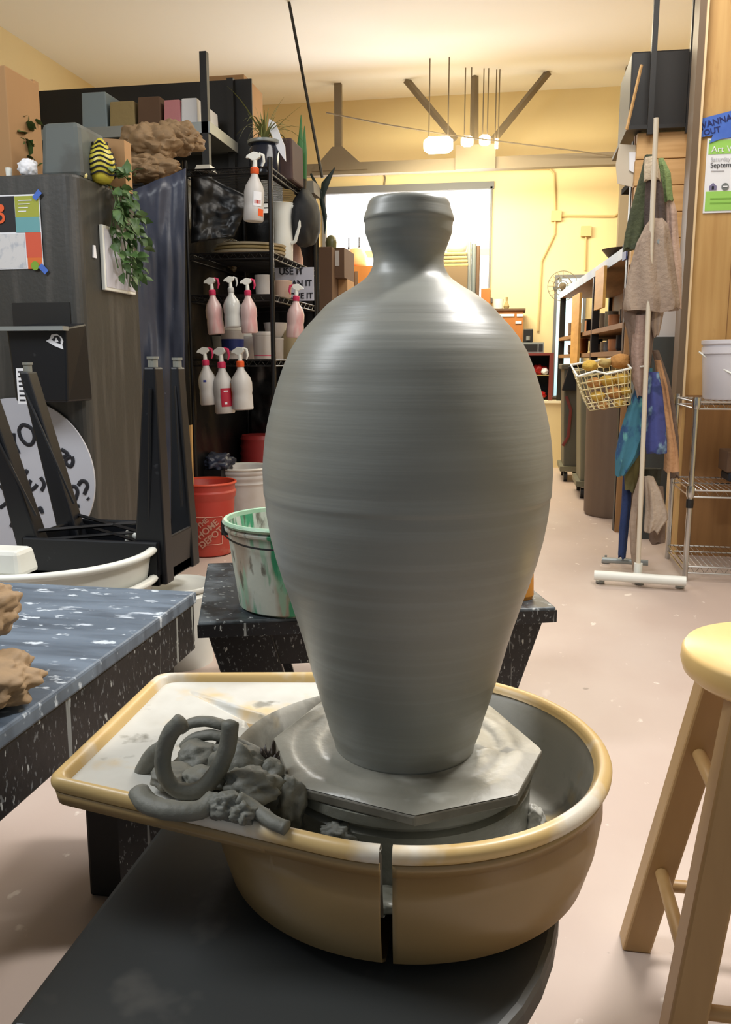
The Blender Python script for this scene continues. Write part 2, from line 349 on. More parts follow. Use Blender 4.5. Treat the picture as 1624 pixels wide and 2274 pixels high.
out = [(r+(.0008 if z > zr else 0), z) for r, z in out]
rt = pp[-1][0]
out = [(out[0][0]-.004, .5485)]+out+[(rt, ztop), (rt-.002, ztop+.003), (rt-.006, ztop+.003), (rt-.009, ztop-.002)]
inner = [(max(r-.011, .02), z) for r, z in out[-5:0:-6] if z > .57]
out += inner+[(.06, .565), (.001, .565)]
tag(MB().lathe(out, (VC.x, VC.y, 0), 128).build('clay_vase', m_clay, smooth='all'), 'huge freshly thrown grey clay vase with narrow neck standing on wheel', 'vase')
# bat
bp = [PZ(q[0], q[1], .548) for q in [(607, 1640), (650, 1745), (920, 1813), (1150, 1765), (1205, 1665), (1090, 1567)]]+[Vector((-.14, 1.12, .548)), PZ(715, 1556, .548)]
bat = thing('throwing_bat', 'octagonal throwing bat smeared with slurry under the clay vase', 'bat', (VC.x, VC.y, .536))
MB().prism([p-Vector((0, 0, .012)) for p in bp], (0, 0, .0115)).build('board', m_batedge, bat, bevel=.002)
mb = MB(); cx, cy = VC.x, VC.y; ring = []
NA = 128; rings = [.078, .09, .102, .112, .122, .134, .144]
v = []; f = []
for k, r in enumerate(rings+[9]):
    for i in range(NA):
        a = 2*pi*i/NA; dx, dy = cos(a), sin(a); best = 9
        for j in range(8):
            p, q = bp[j], bp[(j+1) % 8]; ex, ey = q.x-p.x, q.y-p.y; den = dx*ey-dy*ex
            if abs(den) > 1e-9:
                t = ((p.x-cx)*ey-(p.y-cy)*ex)/den
                if t > 0: best = min(best, t)
        rr = min(r, best-.001); zz = .5482+(.0022*(1+sin(k*1.9+a*.7)) if k < len(rings) else 0)
        v.append((cx+dx*rr, cy+dy*rr, zz))
for k in range(len(rings)):
    for i in range(NA): f.append((k*NA+i, k*NA+(i+1) % NA, (k+1)*NA+(i+1) % NA, (k+1)*NA+i))
MB().add(v, f).build('slurry_coat', m_bat, bat, smooth='all')
# pottery wheel
pw = thing('pottery_wheel', 'dark grey electric pottery wheel carrying the bat and vase', 'pottery wheel', (-.15, .9, 0))
MB().lathe([(.03, .36), (.147, .456), (.150, .47), (.150, .512), (.143, .516), (.143, .521), (.152, .524), (.152, .5355), (.001, .5357)], (VC.x, VC.y, 0), 96).build('wheel_head', m_slurry, pw, smooth=True)
poly = [(-.445, .62), (-.11, .62)]+[(-.11+.175*cos(a)*1.0, .93-(.31 if a < 0 else .175)*abs(sin(a))*(1 if a < 0 else -1)) for a in [radians(d) for d in range(-80, 91, 10)]]+[(-.445, 1.10)]
MB().prism([(x, y, .365) for x, y in poly], (0, 0, .035)).build('deck', m_deck, pw, bevel=.008)
MB().box(-.36, -.02, .68, 1.04, .2, .365).build('motor_housing', m_deck, pw, bevel=.02)
for x, y in ((-.41, .66), (-.41, 1.06), (.0, .70), (.0, 1.06)): MB().box(x-.02, x+.02, y-.02, y+.02, 0, .365).build('leg', m_black, pw)
o = MB().box(-.772, -.47, 1.36, 1.56, 0, .36).build('belt_box', m_black, bevel=.006)
tag(o, 'plain black equipment box standing on the floor behind the wheel tray', 'box')
# splash pan in two halves
PC = Vector((-.117, .945)); PR = .231
hull = [(-.497, 1.112), (-.487, .785)]
circ = [(PC.x+PR*cos(radians(a)), PC.y+PR*sin(radians(a))) for a in range(0, 360, 3)]
def convex(pts):
    pts = sorted(set(pts)); 
    def half(p):
        h = []
        for q in p:
            while len(h) > 1 and (h[-1][0]-h[-2][0])*(q[1]-h[-2][1])-(h[-1][1]-h[-2][1])*(q[0]-h[-2][0]) <= 0: h.pop()
            h.append(q)
        return h[:-1]
    return half(pts)+half(pts[::-1])
cor = []
for (cx_, cy_), (a0, a1) in (((-.478, 1.09), (90, 180)), ((-.468, .806), (180, 262))):
    for k in range(9): a = radians(a0+(a1-a0)*k/8); cor.append((cx_+.02*cos(a), cy_+.02*sin(a)))
H = convex(cor+circ)
def Rout(a):
    dx, dy = cos(a), sin(a); best = 9
    for j in range(len(H)):
        p, q = H[j], H[(j+1) % len(H)]; ex, ey = q[0]-p[0], q[1]-p[1]; den = dx*ey-dy*ex
        if abs(den) > 1e-12:
            t = ((p[0]-PC.x)*ey-(p[1]-PC.y)*ex)/den
            if t > 0: best = min(best, t)
    return best
GA, GB, GC = PZ(432, 1540, .545), PZ(574, 1592, .545), PZ(578, 1650, .545)
def pan_part(a0, a1, n):
    inn, lip, outw = [], [], []
    for i in range(n+1):
        a = a0+(a1-a0)*i/n; Ro = Rout(a); ext = Ro-PR; tr = min(1, max(0, (ext-.004)/.03))
        Rb = PR-.02-.012*tr; Zt = .548-.006*tr
        P = [(.13, .452), (.18, .455), (.197, .463), (Rb-.006, .49), (Rb, Zt-.03), (Rb+.003, Zt-.008), (Rb+.010, Zt)]
        # tray surface
        ra, rb = Rb+.010, Ro-.016
        for k in range(1, 41):
            t = k/40; r = ra+(rb-ra)*t; z = Zt+.004*t*tr
            x, y = PC.x+r*cos(a), PC.y+r*sin(a)
            if tr > 0:   # moulded V-shaped hollow pointing to the far left corner
                for (ga, gb, w0, w1, d0_, d1_) in ((GA, GB, .004, .016, .004, .022), (GB, GC, .016, .02, .022, .03)):
                    ab = gb-ga; u = ((x-ga.x)*ab.x+(y-ga.y)*ab.y)/(ab.x**2+ab.y**2)
                    if -.05 < u < 1.08:
                        u_ = min(1, max(0, u)); dd = abs((x-ga.x)*ab.y-(y-ga.y)*ab.x)/ab.length; wd = w0+(w1-w0)*u_
                        if dd < wd: z = min(z, Zt+.004*t*tr-(d0_+(d1_-d0_)*u_)*(1-(dd/wd)**2))
            P.append((r, z))
        inn.append(P)
        zl = .548
        lip.append([(Ro-.016, P[-1][1])]+[(Ro-.005+.009*cos(b), zl+.001+.009*sin(b)) for b in [radians(165-j*26) for j in range(10)]])
        oz = lip[-1][-1]
        Rw = min(Ro, PR)
        outw.append([oz, (Ro-.004, .528), (Rw-.002-.004*(1-tr), .526 if tr > .2 else .53), (Rw-.006, .50), (Rw-.012, .46), (Rw-.022, .425), (Rw-.05, .405), (.10, .402)])
    def mk(S):
        m = MB(); k = len(S[0]); v = []
        for i, P in enumerate(S):
            a = a0+(a1-a0)*i/n
            for r, z in P: v.append((PC.x+r*cos(a), PC.y+r*sin(a), z))
        return m.add(v, [(i*k+j, (i+1)*k+j, (i+1)*k+j+1, i*k+j+1) for i in range(n) for j in range(k-1)])
    def solid(S, th=.004):
        o = mk(S); return o
    return solid([q[:7] for q in inn]), solid([q[6:] for q in inn]), solid(lip), solid(outw)
sp = thing('splash_pan', 'cream two-piece plastic splash pan with stained tray around the wheel head', 'splash pan', (PC.x, PC.y, .402))
A0 = radians(-89.0)
for (b0, b1, nn, lbl) in ((A0+.052, radians(88), 120, 'plain round right half'), (radians(88.5), radians(360)+A0, 420, 'left half with square tray')):
    bs, tr_, ol, wl_ = pan_part(b0, b1, nn)
    ho = wl_.build('pan_half', m_panout, sp, smooth='all', label=lbl); sdf = ho.modifiers.new('s', 'SOLIDIFY'); sdf.thickness = .0035; sdf.offset = 0
    ol.build('rolled_rim', m_pan, ho, smooth='all')
    bs.build('basin', m_basin, ho, smooth='all'); 
    if nn > 200: tr_.build('tray_surface', m_panin, ho, smooth='all')
    else: tr_.build('basin_edge', m_pan, ho, smooth='all')
# slurry puddle
tag(lump((-.14, .775, .463), (.055, .020, .012), .3, 2.5, 3).build('slurry_puddle', m_slurry, smooth='all'), 'muddy puddle of slurry in the front of the basin', 'slurry')
tag(lump((-.015, .86+.11, .470), (.0, .0, .0)).build('clay_blob', m_clay2) if False else lump(PZ(1180, 1815, .475), (.016, .014, .016), .35, 2, 8).build('clay_blob', m_basin, smooth='all'), 'small pale clay blob in the basin right of the wheel head', 'clay')
# clay trimmings on the tray
def coil(pts, w, th, lb, seed, up=(0, 0, 1), m=m_clay2, name='clay_strip'):
    P = [Vector(p) for p in pts]; Q = []
    for i in range(len(P)-1):
        p0, p1, p2, p3 = P[max(i-1, 0)], P[i], P[i+1], P[min(i+2, len(P)-1)]
        for j in range(6):
            t = j/6; Q.append(.5*((2*p1)+(-p0+p2)*t+(2*p0-5*p1+4*p2-p3)*t*t+(-p0+3*p1-3*p2+p3)*t**3))
    Q.append(P[-1]); n = len(Q)
    rr = [w*(1+.07*noise.noise(Vector((i*.5, seed, 0))))*(.45 if i in (0, n-1) else 1) for i in range(n)]
    o = MB().tube(Q, rr, 10, flat=th/w, up=up).build(name, m, smooth='all')
    return tag(o, lb, 'clay', 'clay trimmings piled on the splash pan tray')
def C(l, y): return [PY(a, b, y+(c[0] if c else 0)) for a, b, *c in l]
yc = .862
coil(C([(408, 1598), (378, 1630), (362, 1680), (368, 1725), (398, 1755), (446, 1752), (484, 1710), (506, 1655), (512, 1600)], yc-.078)[:], .0092, .0075, 'large U-shaped clay strip on top of the pile', 1, up=(0, 1, 0))
coil(C([(400, 1622), (425, 1606), (462, 1602), (500, 1612)], yc+.03), .009, .006, 'curved clay strip arching at the back of the pile', 2)
coil(C([(392, 1700), (420, 1676), (465, 1664), (505, 1668)], yc+.0), .008, .006, 'inner curved clay strip inside the large U-shaped one', 3)
coil(C([(425, 1718), (470, 1690), (530, 1680)], yc-.01), .008, .006, 'short clay strip crossing inside the U-shaped one', 23)
coil(C([(372, 1655), (338, 1680), (316, 1720), (314, 1752), (326, 1772)], yc-.02), .010, .007, 'clay strip curling down the left edge of the pile', 4, up=(0, 1, 0))
coil(C([(352, 1672), (345, 1700), (375, 1715), (400, 1712)], yc-.01), .008, .006, 'hooked clay strip behind the left edge strip', 5)
coil([PZ(306, 1755, .566), PZ(330, 1785, .562), PZ(385, 1800, .562), PZ(445, 1798, .562), PZ(480, 1770, .568)], .0115, .0095, 'thick smooth clay roll along the front left of the pile', 6)
coil(C([(490, 1632), (540, 1655), (585, 1680), (612, 1712)], yc+.04), .008, .006, 'clay strip sloping down the right back of the pile', 7)
coil(C([(480, 1650), (530, 1668), (575, 1690)], yc+.02), .007, .005, 'thin clay strip next to the right back one', 17)
coil([PZ(525, 1770, .575), PZ(565, 1795, .566), PZ(605, 1825, .562), PZ(640, 1840, .560)], .008, .007, 'clay strip running toward the wheel at the front', 8)
coil(C([(380, 1775), (440, 1760), (495, 1735)], yc-.028), .009, .008, 'clay strip lying under the large U-shaped one', 9)
coil(C([(400, 1740), (440, 1722), (470, 1745), (455, 1775)], yc-.03), .010, .008, 'broken clay strip in the middle of the pile', 19)
def clump(c, r, lb, seed, amp=.3, m=m_clay2, fr=1.6):
    return tag(lump(c, r, amp, fr, seed, 4).build('clay_lump', m, smooth='all'), lb, 'clay', 'clay lumps piled on the splash pan tray')
clump(PY(518, 1712, yc-.045)+Vector((0, .012, -.004)), (.030, .022, .030), 'largest rounded clay lump right of the strips', 1, .22)
clump(PY(592, 1745, yc-.03), (.028, .026, .024), 'clay lump leaning between big lump and wheel head', 2, .35)
clump(PY(640, 1790, yc-.045)+Vector((0, .01, 0)), (.018, .022, .026), 'smooth clay lump touching the bat edge', 3, .3)
clump(PZ(560, 1745, .566), (.030, .024, .016), 'clay lump below the largest one', 4, .4)
clump(PZ(500, 1790, .566), (.015, .012, .013), 'squarish clay crumb at the front of the pile', 5, .5)
clump(PZ(540, 1805, .565), (.014, .012, .010), 'small pale crumb near the tray front lip', 6, .5)
clump(PZ(440, 1680, .56), (.026, .026, .016), 'clay lump buried inside the strips', 7, .25, fr=1.6)
clump(PZ(385, 1725, .558), (.024, .024, .012), 'clay lump under the left strips', 8, .25, fr=1.6)
clump(PZ(455, 1730, .56), (.024, .02, .012), 'clay lump under the strip centre', 9, .25, fr=1.6)
coil(C([(420, 1690), (440, 1705), (470, 1700), (490, 1680), (480, 1655)], yc+.005), .007, .006, 'small curl of clay nested in the pile centre', 31)
coil(C([(350, 1700), (352, 1740), (380, 1765), (400, 1750)], yc-.015), .008, .006, 'clay strip tucked behind the left edge of the U', 32)
coil(C([(500, 1640), (470, 1632), (430, 1640), (405, 1660)], yc+.02), .008, .006, 'flat clay strip bridging the back of the pile', 33)
coil(C([(330, 1760), (372, 1740), (420, 1725), (462, 1720)], yc-.022), .007, .006, 'straight clay strip pointing at the big lump', 34)
coil([PZ(470, 1800, .556), PZ(500, 1812, .556), PZ(540, 1822, .556)], .006, .005, 'thin clay crumb strip lying on the tray lip', 35)
clump(PY(600, 1710, yc-.01), (.010, .012, .020), 'jagged dark brown clay chunk beside the bat corner', 10, 1.0, m_claydark, 3)
clump(PZ(700, 1832, .490), (.030, .018, .014), 'wet clay mound at the pan front below the bat', 11, .4, fr=2.5)
clump(PZ(750, 1858, .505), (.020, .012, .012), 'small clay mound near the seam of the pan', 12, .5, fr=2.5)

# ================================================================== BLACK TABLE (left)
tb = thing('work_table', 'low black work table smeared and splattered with white slip', 'table', (-1.1, .8, 0))
TX = -.548
MB().box(-1.9, TX, -.3, 1.39, .578, .6).build('tabletop', m_spatT, tb, bevel=.004)
MB().box(-1.88, TX-.004, -.28, 1.386, .495, .578).build('apron', m_spatS, tb, bevel=.003)
for x, y in ((-.62, 1.31), (-1.8, 1.31), (-.62, -.2), (-1.8, -.2)): MB().box(x-.04, x+.04, y-.04, y+.04, 0, .495).build('leg', m_spatS, tb)
for i, (c, r, lb) in enumerate([(PY(2, 1478, .92)-Vector((.03, 0, 0)), (.045, .07, .04), 'upper tan crumpled paper bundle at the left edge of black table'), (PY(10, 1555, .86)-Vector((.022, 0, 0)), (.055, .06, .032), 'lower tan crumpled paper bundle at the left edge of black table')]):
    c.z = .6+r[2]*.95+(.055 if i == 0 else 0)
    tag(lump(c, r, .35, 1.3, 30+i, 5, ridge=True).build('paper_bundle', m_kraft, smooth='all'), lb, 'paper', 'tan paper bundles on the table')

# ================================================================== BLACK BENCH with glaze bucket
bA = radians(18.2); bo = PZ(440, 1382, .4); ux = Vector((cos(bA), sin(bA), 0)); uy = Vector((-sin(bA), cos(bA), 0))
def bb(x0, x1, y0, y1, z0, z1, tx=0):
    q = []
    for z, t in ((z0, tx), (z1, 0)):
        for x, y in ((x0+t, y0), (x1-t, y0), (x1-t, y1), (x0+t, y1)):
            p = bo+ux*x+uy*y; q.append((p.x, p.y, z))
    return MB().hexa(q)
bn = thing('low_bench', 'small black splattered wooden bench behind the pottery wheel', 'bench', (bo.x+.2, bo.y+.3, 0))
BW = .872; BD = .6
bb(0, BW, 0, BD, .36, .40).build('bench_top', mat('bench_top_dark', (52, 58, 62), .4, layers=[((96, 104, 110), 6, .54, .06, U, .8), ((26, 28, 30), 14, .58, .04, U, .8), ((200, 206, 206), 50, .66, .03, (1, 1.6, 1), .8)]), bn, bevel=.004)
def sleg(x0, x1, lean, y0):
    q = []
    for z, k in ((0, 1), (.36, 0)):
        s = lean*k
        for x, y in ((x0+s, y0), (x1+s, y0), (x1+s, y0+.05), (x0+s, y0+.05)):
            p = bo+ux*x+uy*y; q.append((p.x, p.y, z))
    return MB().hexa(q)
for y0 in (.03, BD-.08):
    sleg(.02, .17, .10, y0).build('leg', m_spatS, bn, bevel=.003); sleg(BW-.17, BW-.02, -.12, y0).build('leg', m_spatS, bn, bevel=.003)
bb(.17, BW-.17, .035, .065, .275, .36).build('apron', m_spatS, bn)
# edge banding of bench = dark
bb(-.002, BW+.002, -.002, 0.002, .362, .393).build('edge_strip', m_spatS, bn)
def pail(name, c, r0, r1, h, m, rim, lb, cat='bucket', group=None, ribs=((.86, .012), (.78, .006)), wall=.004, fill=None, inner=None):
    t = thing(name, lb, cat, c, group)
    prof = [(r0-.012, 0), (r0, .008)]
    for k in range(1, 9): prof.append((r0+(r1-r0)*k/9, .008+(h-.008)*k/9))
    pr = []
    for k in range(41):
        z = .008+(h-.012)*k/40; r = r0+(r1-r0)*z/h
        for zz, a in ribs:
            if abs(z/h-zz) < .022: r += a*.6
        pr.append((r, z))
    rr = pr[-1][0]
    prof = [(r0-.012, 0)]+pr+[(rr+.006, h-.01), (rr+.008, h-.004), (rr+.004, h), (rr-.002, h-.002)]+[(rr-wall, h-.01), (r0-wall, .012 if fill is None else fill*h), (.001, .012 if fill is None else fill*h)]
    MB().lathe(prof, c, 56).build('bucket_body', m, t, smooth=True)
    MB().lathe([(rr+.004, h-.012), (rr+.009, h-.006), (rr+.005, h+.001), (rr-.003, h), (rr-.004, h-.01)], c, 56, cap=False).build('rim', rim, t, smooth=True)
    return t
gc = PZ(622, 1378, .4); gc = Vector((gc.x-.008, gc.y+.137, .4))
g = pail('glaze_bucket', gc, .128, .158, .222, m_green, m_rim, 'wide white bucket caked with green glaze on the black bench', ribs=((.9, .01),))
h = [gc+Vector((.166*cos(a), .166*sin(a), .205-.03*sin((a-radians(185))*1.0))) for a in [radians(170+k*6) for k in range(20)]]
MB().tube(h, .0022, 6).build('wire_handle', m_wire, g)
MB().box(gc.x-.172, gc.x-.155, gc.y-.02, gc.y+.012, .575, .61).build('handle_lug', m_black, g)
sc_ = PZ(1168, 1335, .4)
tag(MB().lathe([(.028, 0), (.032, .01), (.030, .07), (.024, .085), (.001, .088)], (sc_.x-.012, sc_.y+.03, .4), 24).build('amber_sponge', mat('amber_wood', (190, 128, 44), .6)), 'amber cylindrical sponge on the right end of the black bench', 'sponge')

# ================================================================== WOODEN STOOL (right)
st = thing('wooden_stool', 'round-topped light birch wooden stool at right edge', 'stool', (.395, 1.235, 0))
SC = (.395, 1.235)
MB().lathe([(.118, .550), (.136, .553), (.147, .562), (.151, .576), (.150, .590), (.145, .598), (.001, .6)], (SC[0], SC[1], 0), 72).build('seat', m_stool, st, smooth='all')
legs = {}
for n, (sx, sy) in {'fl': (-1, -1), 'fr': (1, -1), 'bl': (-1, 1), 'br': (1, 1)}.items():
    
    t0 = Vector((SC[0]+sx*.075, SC[1]+sy*.075, .562)); b0 = Vector((SC[0]+sx*.165, SC[1]+sy*.165, 0)); legs[n] = (t0, b0)
    wv = .021
    q = []
    for p, w_ in ((b0, .024), (t0, .026)):
        for dx, dy in ((-1, -1), (1, -1), (1, 1), (-1, 1)): q.append((p.x+dx*w_, p.y+dy*w_, p.z))
    MB().hexa(q).build('leg', m_stoolleg, st, bevel=.004)
def at(n, z): t0, b0 = legs[n]; k = z/.562; return b0+(t0-b0)*k
for a_, b_, z in (('fl', 'fr', .36), ('bl', 'br', .36), ('fl', 'bl', .40), ('fr', 'br', .40), ('fl', 'fr', .13), ('bl', 'br', .13), ('fl', 'bl', .17), ('fr', 'br', .17)):
    MB().tube([at(a_, z), at(b_, z)], .0105, 14).build('rung', m_stoolleg, st, smooth=True)

# ================================================================== WHITE PANS, BLACK STOOL (left middle)
PS = Vector((-1.37, 2.26, 0))
cr = MB().box(-1.66, -1.1, 2.0, 2.7, 0, .239).build('black_crate', m_black, bevel=.01)
tag(cr, 'black crate on the floor under the white splash pans', 'crate')
def wpan(z, lb, a1=52):
    t = thing('white_splash_pan', lb, 'splash pan', (PS.x, PS.y, z), 'stacked white splash pans')
    def arc(prof, n=72):
        v = []; k = len(prof)
        for i in range(n+1):
            a = radians(-185+(a1+185)*i/n)
            for r_, zz in prof: v.append((PS.x+r_*cos(a), PS.y+r_*sin(a), z+zz))
        f = [(i*k+j, (i+1)*k+j, (i+1)*k+(j+1) % k, i*k+(j+1) % k) for i in range(n) for j in range(k)]
        return MB().add(v, f+[tuple(range(k)), tuple(n*k+j for j in range(k))[::-1]])
    arc([(.0, 0), (.285, .0), (.305, .03), (.320, .115), (.314, .115), (.299, .03), (.28, .010), (.0, .010)]).build('pan_wall', m_white, t, smooth=True)
    arc([(.316, .112), (.328, .112), (.337, .117), (.340, .124), (.336, .131), (.326, .134), (.315, .131), (.311, .122)]).build('rolled_rim', m_white, t, smooth='all')
    return t
wpan(.24, 'lower white plastic splash pan behind the black table')
w2 = wpan(.325, 'upper white splash pan holding the upturned black stool', 66)
x0, x1, y0, y1, z0, z1 = BX(-70, 1225, 42, 1285, 1.98, .1)
MB().box(x0, x1, y0, y1, .44, z1, .01, .01).build('clip_block', m_white, w2, bevel=.012)
lp = PZ(378, 1290, .2)
tag(MB().lathe([(.10, 0), (.115, .004), (.118, .02), (.112, .022), (.108, .012), (.001, .012)], (-1.1, 2.62, .25), 48).build('white_disc', m_white, smooth='all'), 'round white bucket lid poking out behind the splash pans', 'lid')
tag(MB().lathe([(.11, 0), (.12, .24), (.11, .25)], (-1.1, 2.62, 0), 32).build('white_pail', m_white, smooth=True), 'white pail under the lid between pans and red bucket', 'bucket')
us = thing('upturned_stool', 'black plastic stool standing upside down on white pans', 'stool', (-1.2, 2.5, .34))
SX0, SX1, SY0, SY1, SZ = PY(50, 1240, 2.33).x, PY(352, 1240, 2.33).x, 2.33, 2.66, .337
MB().box(SX0, SX1, SY0, SY1, SZ, SZ+.04).box(SX0, SX1, SY0, SY0+.012, SZ, SZ+.135).box(SX0, SX1, SY1-.012, SY1, SZ, SZ+.135).box(SX0, SX0+.012, SY0, SY1, SZ, SZ+.135).box(SX1-.012, SX1, SY0, SY1, SZ, SZ+.135).build('seat', m_blackp, us, bevel=.006)
mr = MB()
for a_, b_ in (((SX0, SY0+.02), (SX1, SY1-.02)), ((SX0, SY1-.02), (SX1, SY0+.02))):
    mr.tube([(a_[0]+.02, a_[1], SZ+.15), (b_[0]-.02, b_[1], SZ+.15)], .006, 4).tube([(a_[0]+.02, a_[1], SZ+.12), (b_[0]-.02, b_[1], SZ+.12)], .006, 4)
mr.build('cross_ribs', m_blackp, us)
def uleg(c0, c1, wx0, wx1, top, d=.05):
    q = []
    for c, wd, z in ((c0, wx0, SZ), (c1, wx1, top)):
        for dx, dy in ((-1, -1), (1, -1), (1, 1), (-1, 1)): q.append((c[0]+dx*wd, c[1]+dy*d, z))
    return MB().hexa(q)
e = [((SX0+.035, SY0+.05), PY(-32, 860, SY0+.02), .045, .018), ((SX1-.04, SY0+.05), PY(340, 815, SY0+.02), .055, .018), ((SX0+.035, SY1-.05), PY(62, 825, SY1), .04, .016), ((SX1-.03, SY1-.05), PY(394, 815, SY1), .04, .014)]
for c0, p, w0, w1 in e:
    lg = uleg(c0, (p.x, p.y), w0, w1, p.z, .03 ).build('leg', m_blackp, us, bevel=.006)
    MB().tube([(p.x, p.y, p.z-.004), (p.x, p.y, p.z+.028)], .014, 12).tube([(p.x, p.y, p.z+.022), (p.x, p.y, p.z+.03)], .017, 12).build('foot_cap', m_gsteel if False else mat('grey_foot', (120, 122, 116), .5), lg)
    dd = (Vector((p.x, p.y-.034, p.z-.06)), Vector((c0[0], c0[1]-.036, SZ+.20)))
    MB().tube([dd[0]+Vector((.004, 0, 0)), dd[1]+Vector((.01, 0, 0))], .0045, 6).build('moulded_rib', m_blackp, lg)

# ================================================================== PAILS behind
rc = PZ(455, 1240, 0); rc = Vector((rc.x-.03, rc.y+.13, 0))
rp = pail('orange_bucket', rc, .128, .152, .385, m_redb, m_redrim, 'orange-red five gallon bucket on the floor beside the glaze bucket', ribs=((.86, .014), (.80, .008)), fill=.82)
la = radians(-68); mk = mat('faded_print', (216, 176, 156), .7)
lx = lambda a, z, r=.146: Vector((rc.x+r*cos(a), rc.y+r*sin(a), z))
mq = MB()
def curvebar(a0, z0, a1, z1, wd=.0016):
    n = 8; return [lx(a0+(a1-a0)*k/n, z0+(z1-z0)*k/n, .1345+(z0+(z1-z0)*k/n)*.045) for k in range(n+1)]
w_, h_ = .5, .145
fa = radians(-66)
for (s0, t0, s1, t1) in ((-w_, 0, w_, 0), (-w_, h_, w_, h_), (-w_, 0, -w_, h_), (w_, 0, w_, h_)):
    mq.tube(curvebar(fa+s0, .07+t0, fa+s1, .07+t1), .0014, 4)
mq.build('printed_frame', mk, rp)
for s_, dz, du, sz in (('THE', .186, -.030, .034), ('HOME', .152, -.006, .046), ('DEPOT', .108, .010, .046)):
    a_ = fa+du/.14
    text(s_, 'printed_word', mk, rp, (rc.x+.143*cos(a_), rc.y+.143*sin(a_), dz), sz, tilt=radians(38), bend=(rc.x, rc.y, .1385+dz*.04), ext=.0006, thick=.0012)
wc = PY(545, 1063, 4.75)
wp = pail('white_bucket', Vector((wc.x-.01, 4.75, 0)), .135, .165, .40, m_whitec, m_white, 'white ribbed bucket behind the orange-red one', ribs=((.93, .012), (.85, .012), (.77, .012)), fill=.9)
dc = PY(560, 1000, 5.05); zz = PY(560, 968, 5.05).z
dr = [(.10, 0)]
for k in range(12):
    z = .0+zz*k/12; dr += [(.145-.002*k, z), (.152-.002*k, z+zz/24)]
tag(MB().lathe(dr+[(.12, zz), (.001, zz)], (dc.x+.03, 5.15, 0), 40).build('ribbed_bucket_stack', m_dkred, smooth=True), 'dark red ribbed upturned bucket stack at the bottom of the rack', 'bucket')
p = PY(410, 948, 4.2)
x0, x1 = PY(392, 1000, 4.28).x, PY(428, 1000, 4.28).x
tag(MB().hexa([(x0, 4.2, 0), (x1+.02, 4.2, 0), (x1+.02, 4.22, 0), (x0, 4.22, 0), (x0, 4.27, p.z-.01), (x1, 4.27, p.z+.005), (x1, 4.29, p.z+.005), (x0, 4.29, p.z-.01)]).build('plywood_offcut', m_pine), 'narrow plywood offcut leaning against the rack post', 'board')
pb_ = PY(480, 1025, 4.5)
tag(lump((pb_.x-.04, 4.62, pb_.z-.02), (.10, .1, .06), .5, 2, 41, 4, True).build('black_bin_bag', m_tarp, smooth='all'), 'crumpled shiny black plastic bag behind the white bucket', 'bag')
tag(MB().box(pb_.x-.16, pb_.x+.02, 4.52, 4.72, 0, pb_.z-.05).build('dark_tub', m_black), 'dark tub on the floor under the black plastic bag', 'tub')

# ================================================================== CHARCOAL CABINET (fridge) with notices
FX, FY0, FY1 = PY(165, 385, 3.0).x, 3.0, 3.5; FZ = PY(100, 385, 3.0).z
fg = thing('steel_cabinet', 'tall charcoal grey cabinet with rounded corner covered in notices', 'cabinet', (-2.0, 3.2, 0))
cr_ = .05; pl = [(-2.75, FY0), (FX-cr_, FY0)]+[(FX-cr_+cr_*sin(a), FY0+cr_-cr_*cos(a)) for a in [radians(k*15) for k in range(1, 7)]]+[(FX+.0, FY1), (-2.75, FY1)]
MB().prism([(x, y, 0) for x, y in pl], (0, 0, FZ)).build('cabinet_body', m_fridge, fg, bevel=.012)
# recess + chute box
x0, x1, y0, y1, z0, z1 = BX(28, 672, 156, 728, FY0-.004, .01)
MB().box(x0, x1, FY0-.004, FY0+.004, z0-.05, z1).build('recess', m_black, fg)
x0, x1, y0, y1, z0, z1 = BX(26, 727, 148, 893, FY0-.16, .16)
bxo = MB().hexa([(x0, FY0-.15, z0), (x1-.01, FY0-.15, z0), (x1+.01, FY0, z0), (x0, FY0, z0), (x0-.02, FY0-.15, z1), (x1, FY0-.15, z1), (x1, FY0, z1+.02), (x0, FY0, z1+.02)]).build('intake_box', m_blackp, fg, bevel=.008)
MB().box(x0-.03, x1+.01, FY0-.19, FY0-.15, z1-.012, z1+.003).build('metal_lip', m_gsteel, bxo)
# white logo sticker (irregular, flame-like outline) on the box
p = PY(122, 759, FY0-.152); s_ = .0011
out_ = [(-1.0, .1), (-.55, .35), (-.35, .8), (.25, .9), (.75, .55), (.95, .05), (.8, -.35), (.9, -.85), (.35, -.65), (-.1, -.45), (-.5, -.2)]
MB().prism([(p.x+a*.034, FY0-.1525, p.z+b*.031) for a, b in out_], (0, .001, 0)).build('logo_sticker', m_paper, bxo)
MB().prism([(p.x+.006+a*.019, FY0-.1535, p.z+.006+b*.017) for a, b in out_], (0, .001, 0)).build('logo_mark', m_ink, bxo)
MB().prism([(p.x+.007+a*.010, FY0-.1545, p.z+.006+b*.010) for a, b in [(-.8, -.6), (0, 1), (.8, -.6)]], (0, .001, 0)).build('logo_centre', m_paper, bxo)
# vertical text label
x0, x1, y0, y1, z0, z1 = BX(38, 818, 62, 897, FY0-.152)
lb_ = MB().box(x0, x1, FY0-.1525, FY0-.151, z0, z1).build('paper_label', m_paper, fg)
mm = MB()
for k in range(7):
    zz_ = z0+(z1-z0)*(k+.6)/7.5; mm.box(x0+.008, x1-.012, FY0-.1535, FY0-.1525, zz_, zz_+.006)
mm.build('label_print', m_ink, lb_)
